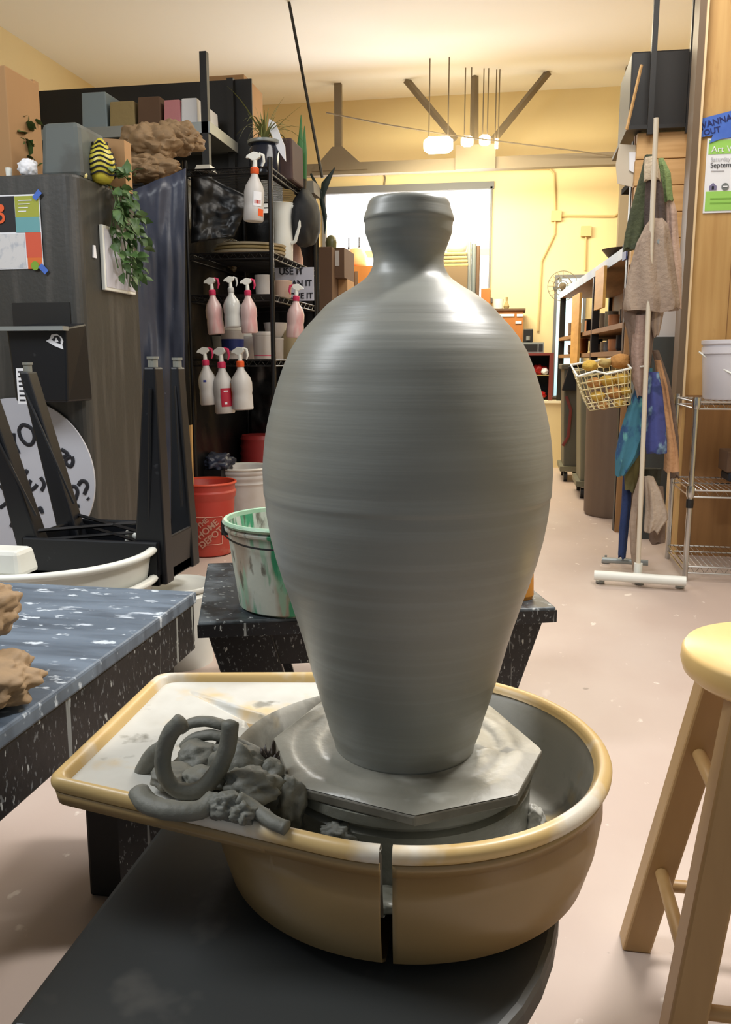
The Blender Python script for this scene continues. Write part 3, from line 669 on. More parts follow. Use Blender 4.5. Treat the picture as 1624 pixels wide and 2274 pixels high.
# round sign
sg = thing('round_sign', 'round white sign with hand-painted black lettering on the charcoal cabinet', 'sign', PY(50, 1060, FY0-.012))
c = PY(46, 1062, FY0-.012); RS = abs(PY(216, 1062, FY0-.012).x-c.x)*.97
MB().lathe([(.001, -.004), (RS, -.004), (RS, .004), (.001, .004)], (c.x, FY0-.012, c.z), 96, axis=Matrix.Rotation(pi/2, 3, 'X')).build('sign_board', mat('sign_white', (186, 188, 198), .6), sg, smooth=True)
def brush(pts, name='brush_letter', r=4.6):
    P0_ = [PY(a, b, FY0-.018) for a, b in pts]; P = []
    for i in range(len(P0_)-1):
        p0, p1, p2, p3 = P0_[max(i-1, 0)], P0_[i], P0_[i+1], P0_[min(i+2, len(P0_)-1)]
        for j in range(5): t = j/5; P.append(.5*((2*p1)+(-p0+p2)*t+(2*p0-5*p1+4*p2-p3)*t*t+(-p0+3*p1-3*p2+p3)*t**3))
    P.append(P0_[-1]); MB().tube(P, r/1900*3.1, 8, flat=.35, up=(0, 1, 0)).build(name, m_ink, sg, smooth=True)
for q in [[(6, 960), (22, 985), (30, 1000)], [(30, 962), (32, 985), (42, 1007)],
          [(62, 946), (50, 944), (42, 955), (46, 972), (58, 986), (70, 986), (76, 972), (72, 955), (62, 946)],
          [(84, 950), (86, 975), (96, 992), (108, 985), (112, 965), (108, 950)],
          [(136, 998), (146, 1004), (150, 1010), (140, 1016)], [(158, 1014), (148, 1018), (146, 1028), (156, 1036), (162, 1026), (160, 1014)],
          [(52, 1048), (60, 1046), (54, 1056)], [(68, 1066), (64, 1078), (68, 1088), (78, 1082), (82, 1076)], [(90, 1060), (98, 1075), (92, 1090)],
          [(0, 1078), (10, 1090), (14, 1108)], [(0, 1128), (10, 1120), (16, 1116)], [(82, 1136), (90, 1128), (94, 1140)],
          [(160, 1080), (168, 1082), (172, 1094), (166, 1112), (160, 1120)], [(172, 1124), (176, 1124)],
          [(174, 1078), (180, 1069), (190, 1070), (194, 1080), (190, 1090), (187, 1098)], [(194, 1106), (197, 1109)],
          [(24, 1170), (30, 1160), (40, 1172)], [(60, 1150), (70, 1160), (66, 1172)]]: brush(q)
# poster: coloured blocks with tape corners
po = thing('colour_block_poster', 'poster of coloured blocks taped to the top of the charcoal cabinet', 'poster', PY(20, 598, FY0-.004))
def pblk(a, b, c_, d, m, nm, yy=FY0-.005, par=None):
    x0, x1, y0, y1, z0, z1 = BX(a, b, c_, d, yy); return MB().box(x0, x1, yy, yy+.001, z0, z1).build(nm, m, par or po)
pblk(-60, 433, 92, 598, m_paper, 'poster_sheet')
pblk(-60, 437, 33, 516, mat('poster_black', (34, 34, 38), .7), 'black_panel', FY0-.0065)
pblk(33, 435, 86, 482, mat('poster_olive', (158, 164, 62), .7), 'olive_panel', FY0-.0065)
pblk(35, 482, 88, 516, mat('poster_teal', (104, 160, 166), .7), 'teal_panel', FY0-.0065)
pblk(58, 516, 92, 572, mat('poster_orange', (206, 88, 62), .7), 'orange_panel', FY0-.0065)
pblk(62, 572, 94, 597, mat('poster_amber', (214, 110, 50), .7), 'amber_panel', FY0-.0065)
pblk(-60, 520, 56, 596, mat('poster_map', (206, 206, 208), .7, layers=[((150, 160, 176), 30, .6, .06, U, .6)]), 'map_panel', FY0-.0065)
for k in range(4): pblk(40, 444+k*8, 70-k*4, 446+k*8, m_paper, 'text_line', FY0-.008)
p = PY(0, 484, FY0-.009); MB().lathe([(.010, 0), (.020, 0), (.020, .001), (.010, .001)], (p.x, p.y, p.z), 24, cap=False, axis=Matrix.Rotation(pi/2, 3, 'X')).build('orange_ring_print', m_orng, po)
p = PY(2, 462, FY0-.009); MB().lathe([(.001, 0), (.013, 0), (.013, .001), (.001, .001)], (p.x, p.y, p.z), 20, axis=Matrix.Rotation(pi/2, 3, 'X')).build('orange_head_print', m_orng, po)
p = PY(78, 590, FY0-.009); MB().lathe([(.001, 0), (.016, 0), (.016, .001), (.001, .001)], (p.x, p.y, p.z), 20, axis=Matrix.Rotation(pi/2, 3, 'X')).build('green_dot_print', mat('poster_green', (120, 160, 50), .7), po)
for px_, py_, an in ((82, 433, -.8), (96, 597, .8)):
    p = PY(px_, py_, FY0-.011); M3 = Matrix.Rotation(an, 3, 'Y')
    MB().prism([Vector(p)+M3 @ Vector(q) for q in ((-.018, 0, -.010), (.018, 0, -.010), (.018, 0, .010), (-.018, 0, .010))], (0, .001, 0)).build('blue_tape_corner', m_blue, po)
# things on side face
p = PX(209, 558, FX+.003)
tag(MB().box(FX+.001, FX+.006, p.y-.012, p.y+.014, p.z-.024, p.z+.022, 0, .006).build('white_magnet', m_paper), 'small white magnet on the cabinet side near framed paper', 'magnet')
a = PX(219, 498, FX+.003); b = PX(262, 650, FX+.003); nf = thing('white_notice_frame', 'white framed sheet hanging on the cabinet side half behind ivy', 'notice', (FX+.01, a.y, b.z))
MB().box(FX+.002, FX+.018, a.y, a.y+.27, b.z, a.z).build('sheet_frame', m_white, nf, bevel=.003)
MB().box(FX+.018, FX+.020, a.y+.012, a.y+.26, b.z+.012, a.z-.012).build('printed_sheet', mat('sheet_lilac', (196, 196, 206), .7), nf)
# leaves
def leafcloud(n, fn, size, seed, m, name, parent, droop=.5):
    r = random.Random(seed); mb = MB()
    for i in range(n):
        c, d = fn(r, i/n); L = size*r.uniform(.6, 1.25); d = d.normalized(); s = d.cross(Vector((r.uniform(-.4, .4), r.uniform(-1, 1), .6))).normalized(); u = s.cross(d)
        w = L*.36; P = [c, c+d*L*.3+s*w*.8+u*.1*L, c+d*L*.3-s*w*.8+u*.1*L, c+d*L*.65+s*w*.75, c+d*L*.65-s*w*.75, c+d*L-u*.25*L]
        q = c+d*L*.35; q2 = c+d*L*.65-u*.05*L
        mb.add([P[0], P[1], q, P[2], P[3], q2, P[4], P[5]], [(0, 1, 2), (0, 2, 3), (1, 4, 5, 2), (2, 5, 6, 3), (4, 7, 5), (5, 7, 6)])
    return mb.build(name, m, parent, smooth='all')
va = PX(262, 440, FX+.03); vb = PX(290, 640, FX+.03)
vi = thing('trailing_ivy', 'green trailing ivy hanging down the cabinet side over the white frame', 'plant', (FX+.03, va.y, vb.z-.05))
ms = MB(); vines = []
for k in range(6):
    yk = PX(250+k*9, 445, FX+.03).y-.02; l = R.uniform(.5, 1)*(va.z-vb.z); pts = [Vector((FX-.03, yk+.05, FZ+.02)), Vector((FX+.035, yk, FZ-.01))]
    for j in range(1, 7): pts.append(Vector((FX+.035+.012*sin(j*1.3+k), yk+.01*k*j*.12-.02*j*.3+.012*sin(j*2+k)+.02*j*.4, FZ-.01-(l+.03)*j/6)))
    vines.append(pts); ms.tube(pts, .0025, 5)
ms.build('stem', m_leaf, vi)
def fv(r, t):
    v = r.choice(vines); k = r.uniform(.5, len(v)-1.01); i = int(k); p = v[i].lerp(v[i+1], k-i)
    return p+Vector((r.uniform(0, .03), r.uniform(-.03, .03), 0)), Vector((r.uniform(.1, 1), r.uniform(-1, 1), r.uniform(-1.2, .2)))
leafcloud(150, fv, .048, 3, m_leaf, 'foliage', vi)
# ---- on top of cabinet
def sit(px0, px1, y, base): return PY(px0, 300, y).x, PY(px1, 300, y).x
x0, x1, y0, y1, z0, z1 = BX(85, 268, 178, 378, 3.08)
tag(MB().box(x0, x1, 3.08, 3.32, FZ, z1, .01, .01).build('slate_case', m_tealbox, bevel=.02), 'worn slate grey box standing on top of the charcoal cabinet', 'box')
tx = PY(54, 360, 3.04)
tag(lump((tx.x, 3.06, FZ+.034), (.036, .035, .036), .35, 1.6, 12, 4, True).build('crumpled_cloth', m_paper, smooth='all'), 'crumpled white cloth ball on top of the cabinet front edge', 'cloth')
x0, x1, y0, y1, z0, z1 = BX(-50, 150, 25, 345, 3.2)
tag(MB().box(x0, x1, 3.18, 3.40, FZ, z1, .002).build('wooden_crate', m_card, bevel=.004), 'reddish tan wooden box at far left on the cabinet', 'box')
x0, x1, y0, y1, z0, z1 = BX(62, 180, 84, 340, 3.42)
tag(MB().box(x0, x1, 3.40, 3.44, FZ, z1).build('wooden_board', m_card), 'upright brown wooden slat beside ivy pot on cabinet', 'board')
pl_ = thing('potted_plant', 'leafy green plant in a glass jar on top of the cabinet', 'plant', (PY(50, 300, 3.34).x, 3.33, FZ))
c = Vector((PY(50, 300, 3.34).x, 3.33, FZ)); MB().lathe([(.035, 0), (.042, .01), (.042, .09), (.036, .1), (.03, .1)], c, 24).build('jar', mat('green_glass', (84, 104, 92), .2), pl_, smooth=True)
leafcloud(70, lambda r, t: (c+Vector((r.uniform(-.04, .04), r.uniform(-.04, .04), .09+r.uniform(0, .22))), Vector((r.uniform(-1, 1), r.uniform(-1, 1), r.uniform(-.2, 1)))), .055, 9, m_leaf, 'foliage', pl_)
mp = PY(12, 372, 3.03)
tag(MB().lathe([(.010, 0), (.012, .035), (.010, .035), (.008, .004)], (mp.x, 3.05, FZ), 16).build('small_white_cup', m_white), 'tiny white cup at left end of the cabinet top', 'cup')
# yellow and black striped figurine-like ceramic
sy = PY(226, 395, 3.2)
fi = thing('striped_ceramic', 'tall yellow ceramic vessel with wavy black stripes on the cabinet', 'ceramic', (sy.x, 3.2, FZ))
zt = PY(226, 307, 3.2).z-FZ
MB().lathe([(.030, 0), (.045, .02), (.052, zt*.35), (.050, zt*.55), (.036, zt*.75), (.022, zt*.9), (.008, zt), (.001, zt)], (sy.x, 3.2, FZ), 32).build('body', mat('yellow_glaze', (196, 184, 62), .35), fi, smooth='all')
for k in range(7):
    z = FZ+zt*(.18+.115*k); r = [.052, .0535, .053, .0505, .044, .036, .026][k]
    MB().tube([(sy.x+r*cos(a), 3.2+r*sin(a), z+.006*sin(a*4)) for a in [2*pi*i/28 for i in range(29)]], .0035, 5).build('black_stripe', m_ink, fi)
tag(MB().lathe([(.001, -.014), (.010, -.009), (.013, 0), (.010, .009), (.001, .014)], (PY(185, 358, 3.12).x, 3.12, FZ+.014), 20).build('cream_ball', mat('cream_gloss', (232, 220, 150), .3), smooth='all'), 'small cream ball on cabinet left of the striped vessel', 'ball')
x0, x1, y0, y1, z0, z1 = BX(206, 306, 278, 430, 3.36)
tag(MB().hexa([(x0, 3.38, FZ), (x1, 3.36, FZ), (x1, 3.42, FZ), (x0, 3.44, FZ), (x0, 3.38, z1+.01), (x1, 3.36, z1-.01), (x1, 3.42, z1-.01), (x0, 3.44, z1+.01)]).build('cardboard_box', m_card), 'flat upright brown cardboard box behind the striped vessel', 'box')
leafcloud(26, lambda r, t: (Vector((sy.x+.07+r.uniform(-.05, .05), 3.22+r.uniform(-.05, .05), FZ+.03)), Vector((r.uniform(-1, 1), r.uniform(-1, 1), r.uniform(0, 1)))), .05, 14, m_leaf, 'ivy_leaves', vi)

# ================================================================== METAL SHELF behind with boxes
yS = 4.9; sa = PY(180, 297, yS); sb = PY(548, 268, yS); zS = (sa.z+sb.z)/2-.01
sh = thing('metal_shelving', 'tall grey metal shelving behind the charcoal cabinet and paper bags', 'shelf', (sa.x, yS, 0))
MB().box(-3.2, PY(466, 275, yS).x, yS, yS+.5, zS-.03, zS+.03).build('shelf_deck', m_gsteel, sh)
MB().box(-3.2, -1.76, yS+.02, yS+.5, 1.72, 1.76).build('shelf_deck', m_black, sh)
for x in (-3.15, PY(463, 300, yS).x-.02): MB().box(x-.02, x+.02, yS+.0, yS+.04, 0, 2.7).box(x-.02, x+.02, yS+.46, yS+.5, 0, 2.7).build('post', m_black, sh)
MB().box(-3.2, -1.66, yS+.5, yS+.51, 0, 2.7).build('back_panel', m_black, sh)
for (a0, a1, t, m, lb, nm, ct) in ((182, 238, 205, mat('blue_grey_plastic', (132, 148, 156), .5), 'blue-grey plastic tub on the metal shelf edge', 'plastic_tub', 'tub'), (244, 300, 225, m_khaki, 'khaki folded cloth bundle on the upper metal shelf', 'cloth_bundle', 'cloth'), (306, 358, 215, m_cardd, 'dark brown box on the upper metal shelf', 'storage_box', 'box'), (364, 402, 222, mat('pink_card', (196, 130, 136), .7), 'pink box on the upper metal shelf', 'storage_box', 'box'), (403, 440, 218, m_paper, 'white box beside the pink one on metal shelf', 'storage_box', 'box')):
    x0, x1, y0, y1, z0, z1 = BX(a0, t, a1, 275, yS+.05)
    tag(MB().box(x0, x1, yS+.04, yS+.4, zS+.03, z1, .004, .004).build(nm, m, bevel=.006), lb, ct)
x0, x1, y0, y1, z0, z1 = BX(466, 262, 545, 362, 5.5)
cs = thing('tall_locker', 'plain dark locker standing behind the wire rack', 'cabinet', (x0, 5.7, 0))
MB().box(x0-.1, x1+.1, 5.5, 6.0, 0, z0).build('locker_body', m_black, cs)
tag(MB().box(x0, x1, 5.5, 5.9, z0, z1+.25).build('cardboard_box', m_card), 'tall plain tan cardboard box behind the top of the wire rack', 'box')
# kraft paper bags
k1 = PY(345, 345, 3.95)
kc = thing('waste_bin', 'dark bin topped by crumpled kraft bags beside the cabinet', 'bin', (-1.76, 4.15, 0))
zk = PY(345, 405, 4.0).z
MB().box(PY(285, 405, 4.03).x, PY(362, 405, 4.03).x, 4.03, 4.24, 0, zk).build('bin_body', m_btarp, kc, bevel=.01)
def bag(px_, py_, y, r, sd, lb):
    p = PY(px_, py_, y); o = lump(p, r, .45, 1.15, sd, 5, True).build('kraft_paper_bag', m_kraft, smooth=True)
    return tag(o, lb, 'paper bag', 'crumpled kraft paper bags')
bag(335, 322, 4.12, (.145, .13, .105), 51, 'largest crumpled kraft paper bag, on the left of the heap')
bag(395, 308, 4.22, (.12, .12, .085), 54, 'crumpled kraft paper bag on the upper right of the heap')
bag(330, 375, 4.08, (.14, .12, .075), 57, 'crumpled kraft paper bag at the bottom of the heap')
# navy plastic sheet
def sheet(name, pts, m, lb, cat, nu=26, nv=30, amp=.02, fr=5, seed=0, th=.004, y=None):
    """pts: four corners tl, tr, br, bl as vectors"""
    tl, tr, br, bl = pts; v = []; f = []
    nrm = (tr-tl).cross(bl-tl).normalized()
    for j in range(nv+1):
        for i in range(nu+1):
            a, b = i/nu, j/nv; p = tl.lerp(tr, a).lerp(bl.lerp(br, a), b)
            q = noise.fractal(Vector((a*fr+seed, b*fr*1.2, seed)), 1, 2, 3)*1.6+.25*sin(a*fr*3+seed+2*noise.noise(Vector((a*2, b*2, seed))))
            v.append(p+nrm*amp*q)
    for j in range(nv):
        for i in range(nu): f.append((j*(nu+1)+i, j*(nu+1)+i+1, (j+1)*(nu+1)+i+1, (j+1)*(nu+1)+i))
    o = MB().add(v, f).build(name, m, smooth='all'); s = o.modifiers.new('s', 'SOLIDIFY'); s.thickness = th
    return tag(o, lb, cat)
sheet('navy_plastic_sheet', [PY(276, 430, 3.85), PY(413, 374, 3.97), Vector((PY(398, 1000, 3.97).x, 3.97, .01)), Vector((PY(296, 1000, 3.85).x, 3.85, .01))], m_tarp, 'wrinkled navy plastic sheet hanging between cabinet and wire rack', 'plastic sheet', amp=.014, fr=3, seed=3)

# ================================================================== WIRE RACK
RX1, RX0, RY0, RY1 = PY(602, 500, 4.35).x, PY(415, 500, 4.35).x, 4.35, 5.30
wr = thing('wire_rack', 'tall black wire shelving rack holding tubs and spray bottles', 'shelf', ((RX0+RX1)/2, (RY0+RY1)/2, 0))
levels = [1.955, 1.545, 1.335, 1.005]
for x in (RX0, RX1):
    for y in (RY0, RY1):
        MB().tube([(x, y, 0), (x, y, 2.0)], .0125, 10).build('post', m_wire, wr, smooth=True)
for z in levels:
    m = MB()
    for zz_ in (z, z-.03):
        for (a, b) in (((RX0, RY0), (RX1, RY0)), ((RX1, RY0), (RX1, RY1)), ((RX1, RY1), (RX0, RY1)), ((RX0, RY1), (RX0, RY0))): m.tube([(a[0], a[1], zz_), (b[0], b[1], zz_)], .004, 6)
    n = 24
    for (a, b) in (((RX0, RY0), (RX1, RY0)), ((RX1, RY0), (RX1, RY1))):
        A = Vector((*a, 0)); B = Vector((*b, 0)); k = 20
        m.tube([A.lerp(B, i/k)+Vector((0, 0, z if i % 2 else z-.03)) for i in range(k+1)], .0022, 4)
    for i in range(1, 36): y = RY0+(RY1-RY0)*i/36; m.tube([(RX0, y, z+.003), (RX1, y, z+.003)], .0018, 4)
    m.build('wire_shelf', m_wire, wr)
back = sheet('black_plastic_sheet', [Vector((RX0-.03, RY1+.03, 1.9)), Vector((RX1+.02, RY1+.03, 1.9)), Vector((RX1+.02, RY1+.03, .1)), Vector((RX0-.03, RY1+.03, .1))], m_btarp, 'black plastic sheet hung across the back of the wire rack', 'plastic sheet', amp=.012, fr=4, seed=8)
sheet('black_plastic_sheet', [Vector((RX0-.02, RY0+.03, 1.95)), Vector((RX0-.02, RY1, 1.95)), Vector((RX0-.02, RY1, .2)), Vector((RX0-.02, RY0+.03, .2))], m_btarp, 'black plastic sheet hung down the left side of the wire rack', 'plastic sheet', amp=.012, fr=4, seed=18)
sheet('black_plastic_sheet', [PY(425, 352+20, 4.42), PY(560, 440, 4.55), PY(520, 525, 4.5), PY(425, 540, 4.42)], m_btarp, 'black plastic draped over the left front of the top rack shelf', 'plastic sheet', amp=.012, fr=3, seed=28)
sheet('black_plastic_sheet', [Vector((RX0+.02, 5.27, .98)), Vector((RX1-.01, 5.27, .98)), Vector((RX1-.01, 5.27, .42)), Vector((RX0+.02, 5.27, .42))], m_btarp, 'black plastic sheet hanging below the lowest bottles in the rack', 'plastic sheet', amp=.02, fr=3, seed=38)
L1, L2, L3, L4 = levels[0]+.006, levels[1]+.006, levels[2]+.006, levels[3]+.006
def xat(px_, y, z): # x at px for a point at depth y, height z (iterate on py)
    py_ = 1137-FPX*0; lo, hi = -200, 2400
    for _ in range(40):
        mid = (lo+hi)/2
        if PY(px_, mid, y).z > z: lo = mid
        else: hi = mid
    return PY(px_, lo, y).x
def pot(name, px_, w_px, y, z, h, m, lb, cat='tub', prof=None, lid=None, group=None, extra=None):
    x = xat(px_, y, z+h/2); D = y*cos(YAW)-x*sin(YAW); r = w_px/2/FPX*D*.99
    prof = prof or [(.86, 0), (.9, .03), (1, .9), (1.03, .92), (1.03, 1), (.9, 1)]
    pr = [(a*r, b*h) for a, b in prof]+[(.001, prof[-1][1]*h)]
    if lid:
        t = thing(name, lb, cat, (x, y, z), group); MB().lathe(pr, (x, y, z), 32).build('tub_body', m, t, smooth=True)
        MB().lathe([(r*1.06, h), (r*1.08, h+.004), (r*1.08, h+.014), (r*1.0, h+.018), (.001, h+.018)], (x, y, z), 32).build('lid', lid, t, smooth=True)
        if extra: MB().lathe([(r*extra[0]*1.02, h*extra[1]), (r*extra[2]*1.02, h*extra[3])], (x, y, z), 32, cap=False).build('printed_band', extra[4], t)
        return t
    o = MB().lathe(pr, (x, y, z), 32).build(name, m, smooth=True); return tag(o, lb, cat, group)
TG = 'white tubs on the rack shelves'
pot('grass_jar', 588, 66, 4.62, L1, .165, m_glass, 'dark glass jar with a metal lid on the top rack shelf', 'jar', prof=[(.9, 0), (1, .05), (1, .8), (.85, .92), (.85, 1)], lid=m_gsteel)
gj = Vector((xat(588, 4.62, L1+.19), 4.62, L1+.182))
gp = thing('spider_plant', 'spiky spider plant growing over the dark glass jar', 'plant', gj)
mg = MB()
for k in range(46):
    a = R.uniform(0, 2*pi); l = R.uniform(.12, .3); sp_ = R.uniform(.2, 1.1); dr_ = R.uniform(.1, 1.2)
    P = [gj+Vector((cos(a)*l*sp_*t, sin(a)*l*sp_*t, l*(t*1.1-dr_*t*t))) for t in [i/6 for i in range(7)]]
    mg.tube(P, [.004, .0045, .0045, .004, .003, .002, .0008], 4, flat=.3)
mg.build('blades', mat('spider_leaf', (112, 116, 62), .6), gp)
x0, x1, y0, y1, z0, z1 = BX(606, 308, 652, 398, 4.72)
tag(MB().box(x0, x1, 4.7, 4.95, L1, z1, .004).build('woven_bag', mat('brown_woven', (74, 56, 54), .8), bevel=.01), 'square brown woven bag on the top rack shelf', 'bag')
p = PY(622, 330, 4.60); M3 = Matrix.Rotation(-.35, 3, 'Y')
tag(MB().prism([p+M3 @ Vector(q) for q in ((-.02, 0, .13), (.0, 0, .16), (.022, 0, .13), (.028, 0, .0), (.006, 0, -.07), (-.014, 0, .0))], (0, .01, 0)).build('plant_label', m_paper), 'white pointed tag tilted in front of the brown woven bag', 'tag')
sn = thing('snake_plant', 'upright dark green snake plant leaf at the right of the top shelf', 'plant', (PY(668, 380, 5.0).x, 5.0, L1))
for dx, h_ in ((0, .36), (.02, .3), (-.015, .25)):
    b_ = Vector((xat(668, 5.0, L1+.1)+dx, 5.0, L1+.05)); MB().tube([b_, b_+Vector((.0, 0, h_*.5)), b_+Vector((.004, .01, h_))], [.014, .018, .002], 8, flat=.25, up=(0, 1, 0)).build('leaf', mat('snake_leaf', (60, 116, 60), .5), sn, smooth=True)
MB().lathe([(.03, 0), (.036, .06), (.03, .06)], (xat(668, 5.0, L1+.03), 5.0, L1), 20).build('pot', m_black, sn)
bp_ = PY(700, 478, 5.12)
tag(lump((RX1+.012, 5.02, PY(690, 490, 5.1).z), (.075, .2, .17), .18, .8, 61, 4).build('black_cloth_bag', mat('black_canvas', (22, 26, 32), .8), smooth='all'), 'bulging black bag hanging at the right back of the rack', 'bag')
dl = thing('dark_leaf_sprig', 'dark drooping leaf rising at the right of the rack', 'plant', PY(712, 470, 5.3))
MB().tube([PY(714, 445, 5.3), PY(722, 410, 5.3), PY(744, 372, 5.3)], [.01, .024, .003], 8, flat=.25, up=(0, 1, 0)).build('leaf', m_dleaf, dl, smooth=True)
MB().tube([PY(690, 385, 5.25), PY(712, 430, 5.3), PY(722, 480, 5.3), PY(722, 520, 5.3)], [.006, .014, .014, .002], 6, flat=.3, up=(0, 1, 0)).build('drooping_leaf', m_dleaf, dl, smooth=True)
tag(MB().box(RX0+.03, RX0+.12, 4.4, 4.5, L1, L1+.03, .01, .01).build('white_cup_lid', m_white), 'small white lid on the front left corner of the top shelf', 'lid')
x0 = PY(655, 440, 5.1).x
tag(MB().box(x0, x0+.12, 5.08, 5.25, L1, L1+.07, .005, .005).build('grey_box', mat('grey_card', (130, 126, 118), .8)), 'grey cardboard box at right end of the top rack shelf', 'box')
# shelf 2
x0 = xat(462, 4.5, L2); x1 = xat(632, 4.5, L2)
for k in range(3):
    cx_ = (x0+x1)/2+.005*k; tag(MB().lathe([(.16-.003*k, 0), (.19-.004*k, .006), (.195-.004*k, .016), (.001, .018)], (cx_, 4.56, L2+.0185*k), 48).build('round_board', m_khaki if k == 1 else mat('pale_bat', (170, 158, 132), .7), smooth=True), ['lowest', 'middle', 'topmost'][k]+' round pale board of the stack on second shelf', 'board', 'round boards on the second rack shelf')
pt = thing('white_pitcher', 'tall white plastic pitcher on the second rack shelf', 'pitcher', (xat(628, 4.95, L2+.1), 4.95, L2))
c = Vector((xat(630, 4.88, L2+.1), 4.88, L2)); hp = PY(630, 452, 4.88).z-L2
MB().lathe([(.048, 0), (.052, .01), (.060, hp*.97), (.062, hp), (.056, hp), (.05, hp*.9)], c, 32).build('pitcher_body', m_white, pt, smooth=True)
MB().tube([c+Vector((.055, -.02, hp*.93)), c+Vector((.095, -.03, hp*.9)), c+Vector((.10, -.03, hp*.6)), c+Vector((.075, -.025, hp*.35)), c+Vector((.052, -.02, hp*.32))], .007, 8, flat=1.6).build('handle', m_white, pt, smooth=True)
pot('pink_jug', 655, 36, 5.12, L2, .15, mat('pale_pink', (200, 160, 150), .5), 'pale pink tapered jug behind the white pitcher', 'jug', prof=[(1, 0), (1, .3), (.5, 1)])
tag(lump((xat(505, 5.0, 1.66), 5.0, 1.62), (.12, .1, .09), .4, 2, 66, 4, True).build('gold_foil_bag', mat('glossy_dark_foil', (70, 60, 34), .15, layers=[((20, 18, 14), 8, .5, .1, U, .8)], bump=.8, bscale=20), smooth=True), 'shiny dark plastic bag with golden glints on second shelf', 'bag')
# shelf 3
pot('white_tub', 586, 38, 4.6, L3, .115, m_whitec, 'white tub left of the front post on the third rack shelf', group=TG)
pot('white_tub', 628, 40, 4.72, L3, .095, mat('beige_tub', (196, 172, 156), .5), 'beige bowl-shaped tub right of the front post on the third shelf', group=TG)
# shelf 4
pot('white_tub', 517, 50, 4.5, L4, .15, m_whitec, 'white tub with blue print on the fourth shelf above lower bottles', lid=m_white, group=TG, extra=(.93, .3, .98, .7, mat('navy_print', (36, 52, 120), .5)))
pot('white_tub', 553, 40, 4.6, L4, .12, m_whitec, 'plain white tub left of the magenta-banded one', lid=m_white, group=TG)
pot('white_tub', 585, 46, 4.5, L4, .125, m_whitec, 'white tub with magenta band beside the front post', lid=m_whitec, group=TG, extra=(.87, .02, .9, .16, m_pink))
pot('white_bowl', 612, 52, 4.85, L4+.12, .085, m_whitec, 'white bowl with turquoise band behind the front post', 'bowl', prof=[(.5, 0), (.85, .35), (1, 1), (.95, 1)])
pot('stacked_tub', 612, 40, 4.85, L4, .119, m_whitec, 'white tub underneath the turquoise-banded bowl', 'tub')
MBt = MB().lathe([(.058, .0), (.064, .02)], (xat(612, 4.85, L4+.17), 4.85, L4+.165), 32, cap=False); tag(MBt.build('turquoise_lid', mat('turquoise', (70, 170, 160), .5)), 'turquoise rim lying round the white bowl', 'lid')
pot('beige_tub', 645, 50, 4.9, L4, .16, mat('beige_clear', (150, 140, 110), .5), 'beige tub at the right of the fourth rack shelf', 'tub', group=TG)
pot('grey_tub', 480, 44, 4.8, L4, .13, mat('dim_grey_tub', (96, 98, 90), .5), 'dull grey tub at the left of fourth rack shelf', 'tub', group=TG)
# sign USE IT
x0, x1, y0, y1, z0, z1 = BX(612, 594, 697, 668, 4.93)
us_ = thing('use_it_sign', 'white sign with black capitals in the rack right of the front post', 'sign', (x0, 4.93, z0))
sa_ = Vector((RX1+.012, 0, 0)); A_ = PX(618, 596, RX1+.02); 
MB().box(x0, x1, 4.93, 4.936, z0, z1).build('sign_panel', mat('lilac_white', (184, 188, 204), .7), us_)
for s_, fx, fz in (('USE IT', .42, .88), ('CLEAN IT', .52, .52), ('LOVE IT', .62, .14)):
    text(s_, 'printed_words', m_ink, us_, (x0+(x1-x0)*fx, 4.928, z0+(z1-z0)*fz), .052 if fz > .8 else .046, thick=.001)
# spray bottles -----------------------------------------------------
def bottle(px_, pt_, pb_, y, body, collar, trig, lb, face=-1, tilt=0, label=None, wf=1.0):
    p = PY(px_, pb_, y); top = PY(px_, pt_, y); s = (top.z-p.z)/.29
    t = thing('spray_bottle', lb, 'spray bottle', (0, 0, 0), 'spray bottles hanging on the wire rack')
    r = .044*wf
    MB().lathe([(r*.9, 0), (r, .006), (r*.98, .06), (r*.94, .075), (r, .09), (r, .125), (r*.85, .15), (.018, .185), (.0145, .20), (.001, .20)], (0, 0, 0), 32).build('bottle_body', body, t, smooth=True, local=True)
    MB().lathe([(.017, .198), (.0185, .2), (.0185, .222), (.015, .226), (.001, .226)], (0, 0, 0), 24).build('collar', collar, t, smooth=True, local=True)
    f = face
    MB().tube([(0, 0, .222), (0, 0, .262)], [.011, .009], 12).prism([(f*.040, -.009, .262), (f*.036, -.009, .274), (f*.006, -.009, .290), (-f*.022, -.009, .284), (-f*.024, -.009, .268), (-f*.006, -.009, .256), (f*.010, -.009, .252), (f*.026, -.009, .262)][::f*-1], (0, .018, 0)).build('spray_head', m_white, t, local=True, bevel=.002)
    MB().tube([(-f*.018, 0, .284), (-f*.036, 0, .276), (-f*.040, 0, .25), (-f*.033, 0, .23)], [.005, .007, .006, .003], 8).build('trigger', trig, t, smooth=True, local=True)
    if label:
        for (a0, a1, z0_, z1_, m) in label:
            n = 8; v = []
            for k in range(n+1):
                a = radians(a0+(a1-a0)*k/n); v += [(cos(a)*(r+.0008), sin(a)*(r+.0008), z0_), (cos(a)*(r+.0008), sin(a)*(r+.0008), z1_)]
            MB().add(v, [(2*k, 2*k+2, 2*k+3, 2*k+1) for k in range(n)]).build('printed_label', m, t, local=True)
    t.location = p; t.scale = (s, s, s); t.rotation_euler = (0, tilt, R.uniform(-.2, .2)); return t
bottle(563, 337, 492, 4.305, m_whitec, m_orng, m_white, 'spray bottle with orange collar hanging from the top rack shelf', -1, .05, [(-80, -30, .06, .12, m_paper), (-75, -35, .07, .085, m_redb), (-50, -10, .02, .05, m_orng)], 1.0)
bottle(481, 615, 742, 4.305, m_pinkliq, m_pink, m_pink, 'spray bottle with pink trigger, leftmost of the middle row', -1, -.08)
